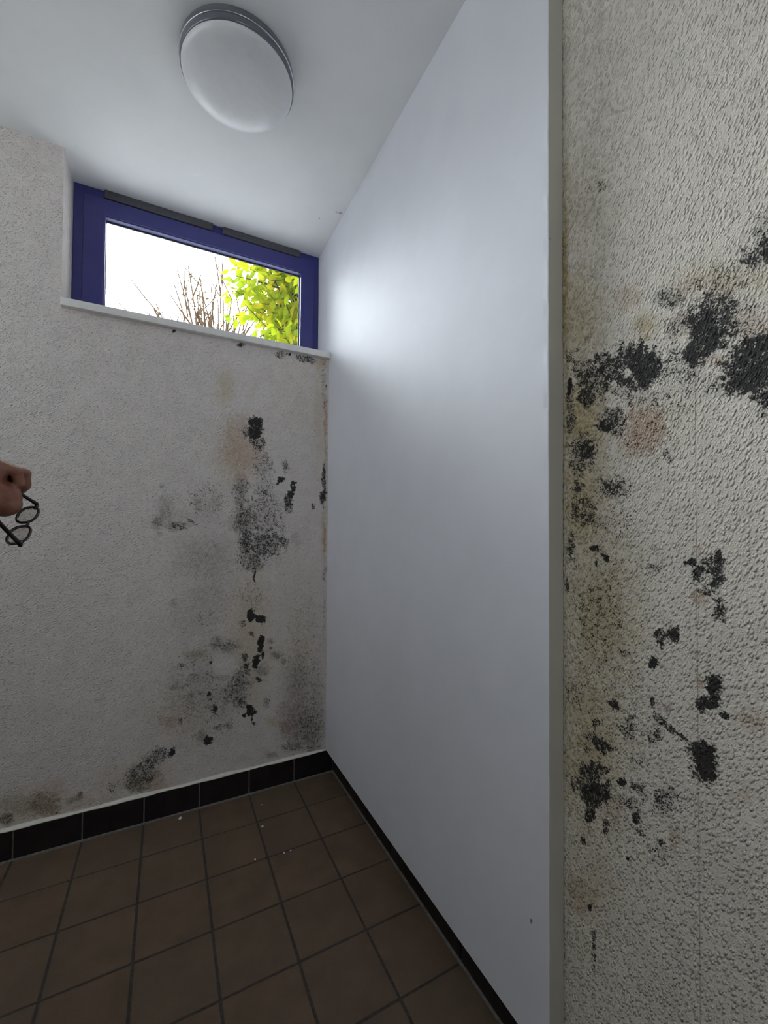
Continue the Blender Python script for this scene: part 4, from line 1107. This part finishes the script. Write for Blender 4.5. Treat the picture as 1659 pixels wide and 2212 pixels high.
bm = bmesh.new()
for cx in (0.031, W - 0.031):
    tube(bm, [fpt(x, y) for x, y in lens_outline(cx)], (0.0021, 0.0023), seg=8, closed=True)
tube(bm, [fpt(x, y) for x, y in ((0.0555, 0.009), (0.059, 0.006), (0.062, 0.0048), (0.065, 0.006), (0.0685, 0.009))], [0.0021] * 5)
for a, b in ((0.0, 0.012), (W, W - 0.012)):
    tube(bm, [fpt(a, 0.004, -0.003), fpt(a, 0.004), fpt((a + b) / 2, 0.004), fpt(b, 0.005)], [0.0028, 0.0032, 0.0030, 0.0024])
obj('front_frame', bm, M['spectacle'], specs, True)
for cx in (0.031, W - 0.031):
    bm = bmesh.new()
    pts = lens_outline(cx)
    top = [bm.verts.new(fpt(x, y, 0.0007)) for x, y in pts]; bot = [bm.verts.new(fpt(x, y, -0.0007)) for x, y in pts]
    bm.faces.new(top); bm.faces.new(bot[::-1])
    for k in range(len(pts)): bm.faces.new((top[k], bot[k], bot[(k + 1) % len(pts)], top[(k + 1) % len(pts)]))
    obj('lens', bm, M['lens'], specs)
for hx, td in ((0.0, Td1), (W, Td2)):
    bm = bmesh.new()
    p0 = fpt(hx, 0.004, -0.003); pts = [p0 + td * (0.105 * k / 10) for k in range(11)]
    for k in range(1, 6): pts.append(pts[10] + td * (0.008 * k) + Dd * (0.0009 * k * k))
    tube(bm, pts, [0.0036] + [0.0031] * 9 + [0.0032] * 5 + [0.0024], seg=8)
    obj('temple', bm, M['spectacle'], specs, True)

# unseen wall added beside the window to block sidelong sky light
bm = bmesh.new(); box(bm, -1.45, -1.05, WALL_OUT + 0.002, 4.3, -0.3, 6.0)
struct(obj('wall_light_block', bm, M['light_block']))
# ------------------------------------------------------------------ outside: pale bounce ground, leafy tree, bare shrub
bm = bmesh.new(); box(bm, -26, 26, -26, 30, -0.5, -0.3)
struct(obj('ground', bm, M['bounce_ground']))
def leaf(bm, p, d, n_, L, Wd):
    d = d.normalized(); s = d.cross(n_)
    if s.length < 1e-4: s = d.orthogonal()
    s.normalize(); up = s.cross(d)
    rows = []
    for t_, w_ in ((0.0, 0.04), (0.22, 0.62), (0.5, 1.0), (0.78, 0.66), (1.0, 0.02)):
        c_ = p + d * (L * t_) - up * (L * 0.22 * t_ * t_)
        rows.append((bm.verts.new(c_ + s * (Wd * w_) + up * (Wd * 0.25 * w_)), bm.verts.new(c_), bm.verts.new(c_ - s * (Wd * w_) + up * (Wd * 0.25 * w_))))
    for a, b in zip(rows, rows[1:]):
        bm.faces.new((a[0], a[1], b[1], b[0])); bm.faces.new((a[1], a[2], b[2], b[1]))
def rv(): return Vector((random.gauss(0, 1), random.gauss(0, 1), random.gauss(0, 1)))
TC = Vector((1.75, 4.75, 3.75)); TR = Vector((1.22, 1.0, 1.35))
tree = tag(empty('leafy_tree', (TC.x + 0.2, TC.y + 0.1, -0.3)), 'yellow-green leafy tree outside the right half of the window', 'tree')
bb = bmesh.new(); lb = bmesh.new()
base = Vector((TC.x + 0.2, TC.y + 0.1, -0.3)); top = Vector((TC.x, TC.y, 4.4))
trunk = [base.lerp(top, k / 8) + Vector((0.04 * math.sin(k), 0.04 * math.cos(k * 1.3), 0)) for k in range(9)]
tube(bb, trunk, [0.085 - 0.008 * k for k in range(9)], seg=8)
for i in range(280):
    st = random.choice(trunk[4:]) 
    dirv = rv().normalized()
    rr = random.uniform(0.62, 1.0) ** 0.6
    end = TC + Vector((dirv.x * TR.x, dirv.y * TR.y, dirv.z * TR.z)) * rr
    if end.y < WALL_OUT + 0.75: continue
    mid = st.lerp(end, 0.5) + rv() * 0.06
    pts = [st, st.lerp(mid, 0.6) + rv() * 0.02, mid, mid.lerp(end, 0.55) + rv() * 0.03, end]
    tube(bb, pts, [0.016, 0.011, 0.008, 0.0055, 0.003], seg=5)
    for k in range(24):
        t_ = random.uniform(0.45, 1.0)
        q = mid.lerp(end, (t_ - 0.45) / 0.55) + rv() * 0.055
        out = (q - TC).normalized()
        leaf(lb, q, out * 0.5 + rv() * 0.6 + Vector((0, 0, -0.55)), rv() * 0.7 + Vector((0, -0.4, 0.8)), random.uniform(0.095, 0.15), random.uniform(0.027, 0.038))
obj('trunk', bb, M['bark'], tree); obj('foliage', lb, M['leaf'], tree)

SB = Vector((0.72, 7.1, -0.3))
shrub = tag(empty('bare_shrub', SB), 'thin bare twigs of a leafless tree seen left of the leafy tree', 'tree')
sb = bmesh.new(); sl = bmesh.new()
tube(sb, [SB, SB + Vector((-0.03, 0, 1.6)), SB + Vector((-0.05, 0.02, 3.0))], [0.055, 0.040, 0.022], seg=7)
tips = []
for i in range(60):
    a = random.uniform(-1, 1)
    st = SB + Vector((-0.05, 0.02, random.uniform(2.3, 3.0)))
    end = st + Vector((-0.20 + 0.85 * a, random.uniform(-0.5, 0.5), random.uniform(1.35, 2.75) * (1 - 0.25 * abs(a))))
    pts = [st, st.lerp(end, 0.33) + rv() * 0.03, st.lerp(end, 0.66) + rv() * 0.03, end]
    tube(sb, pts, [0.018, 0.016, 0.013, 0.009], seg=5)
    for k in range(5):
        t_ = random.uniform(0.4, 0.95); q = st.lerp(end, t_); e2 = q + (end - st).normalized() * random.uniform(0.2, 0.45) + Vector((random.uniform(-0.25, 0.25), random.uniform(-0.2, 0.2), random.uniform(-0.02, 0.12)))
        tube(sb, [q, q.lerp(e2, 0.5) + rv() * 0.015, e2], [0.012, 0.0105, 0.008], seg=4)
    tips.append(end)
obj('branches', sb, M['twig'], shrub)
for k in range(26):
    q = Vector((0.39, 7.0, 4.74)) + Vector((random.gauss(0, 0.10), random.gauss(0, 0.12), random.gauss(0, 0.045)))
    leaf(sl, q, rv() + Vector((0, 0, -0.5)), rv(), random.uniform(0.05, 0.08), 0.016)
for q in tips:
    for k in range(2): leaf(sl, q + rv() * 0.03, rv(), rv(), random.uniform(0.03, 0.05), 0.010)
obj('withered_leaves', sl, M['leaf_small'], shrub)
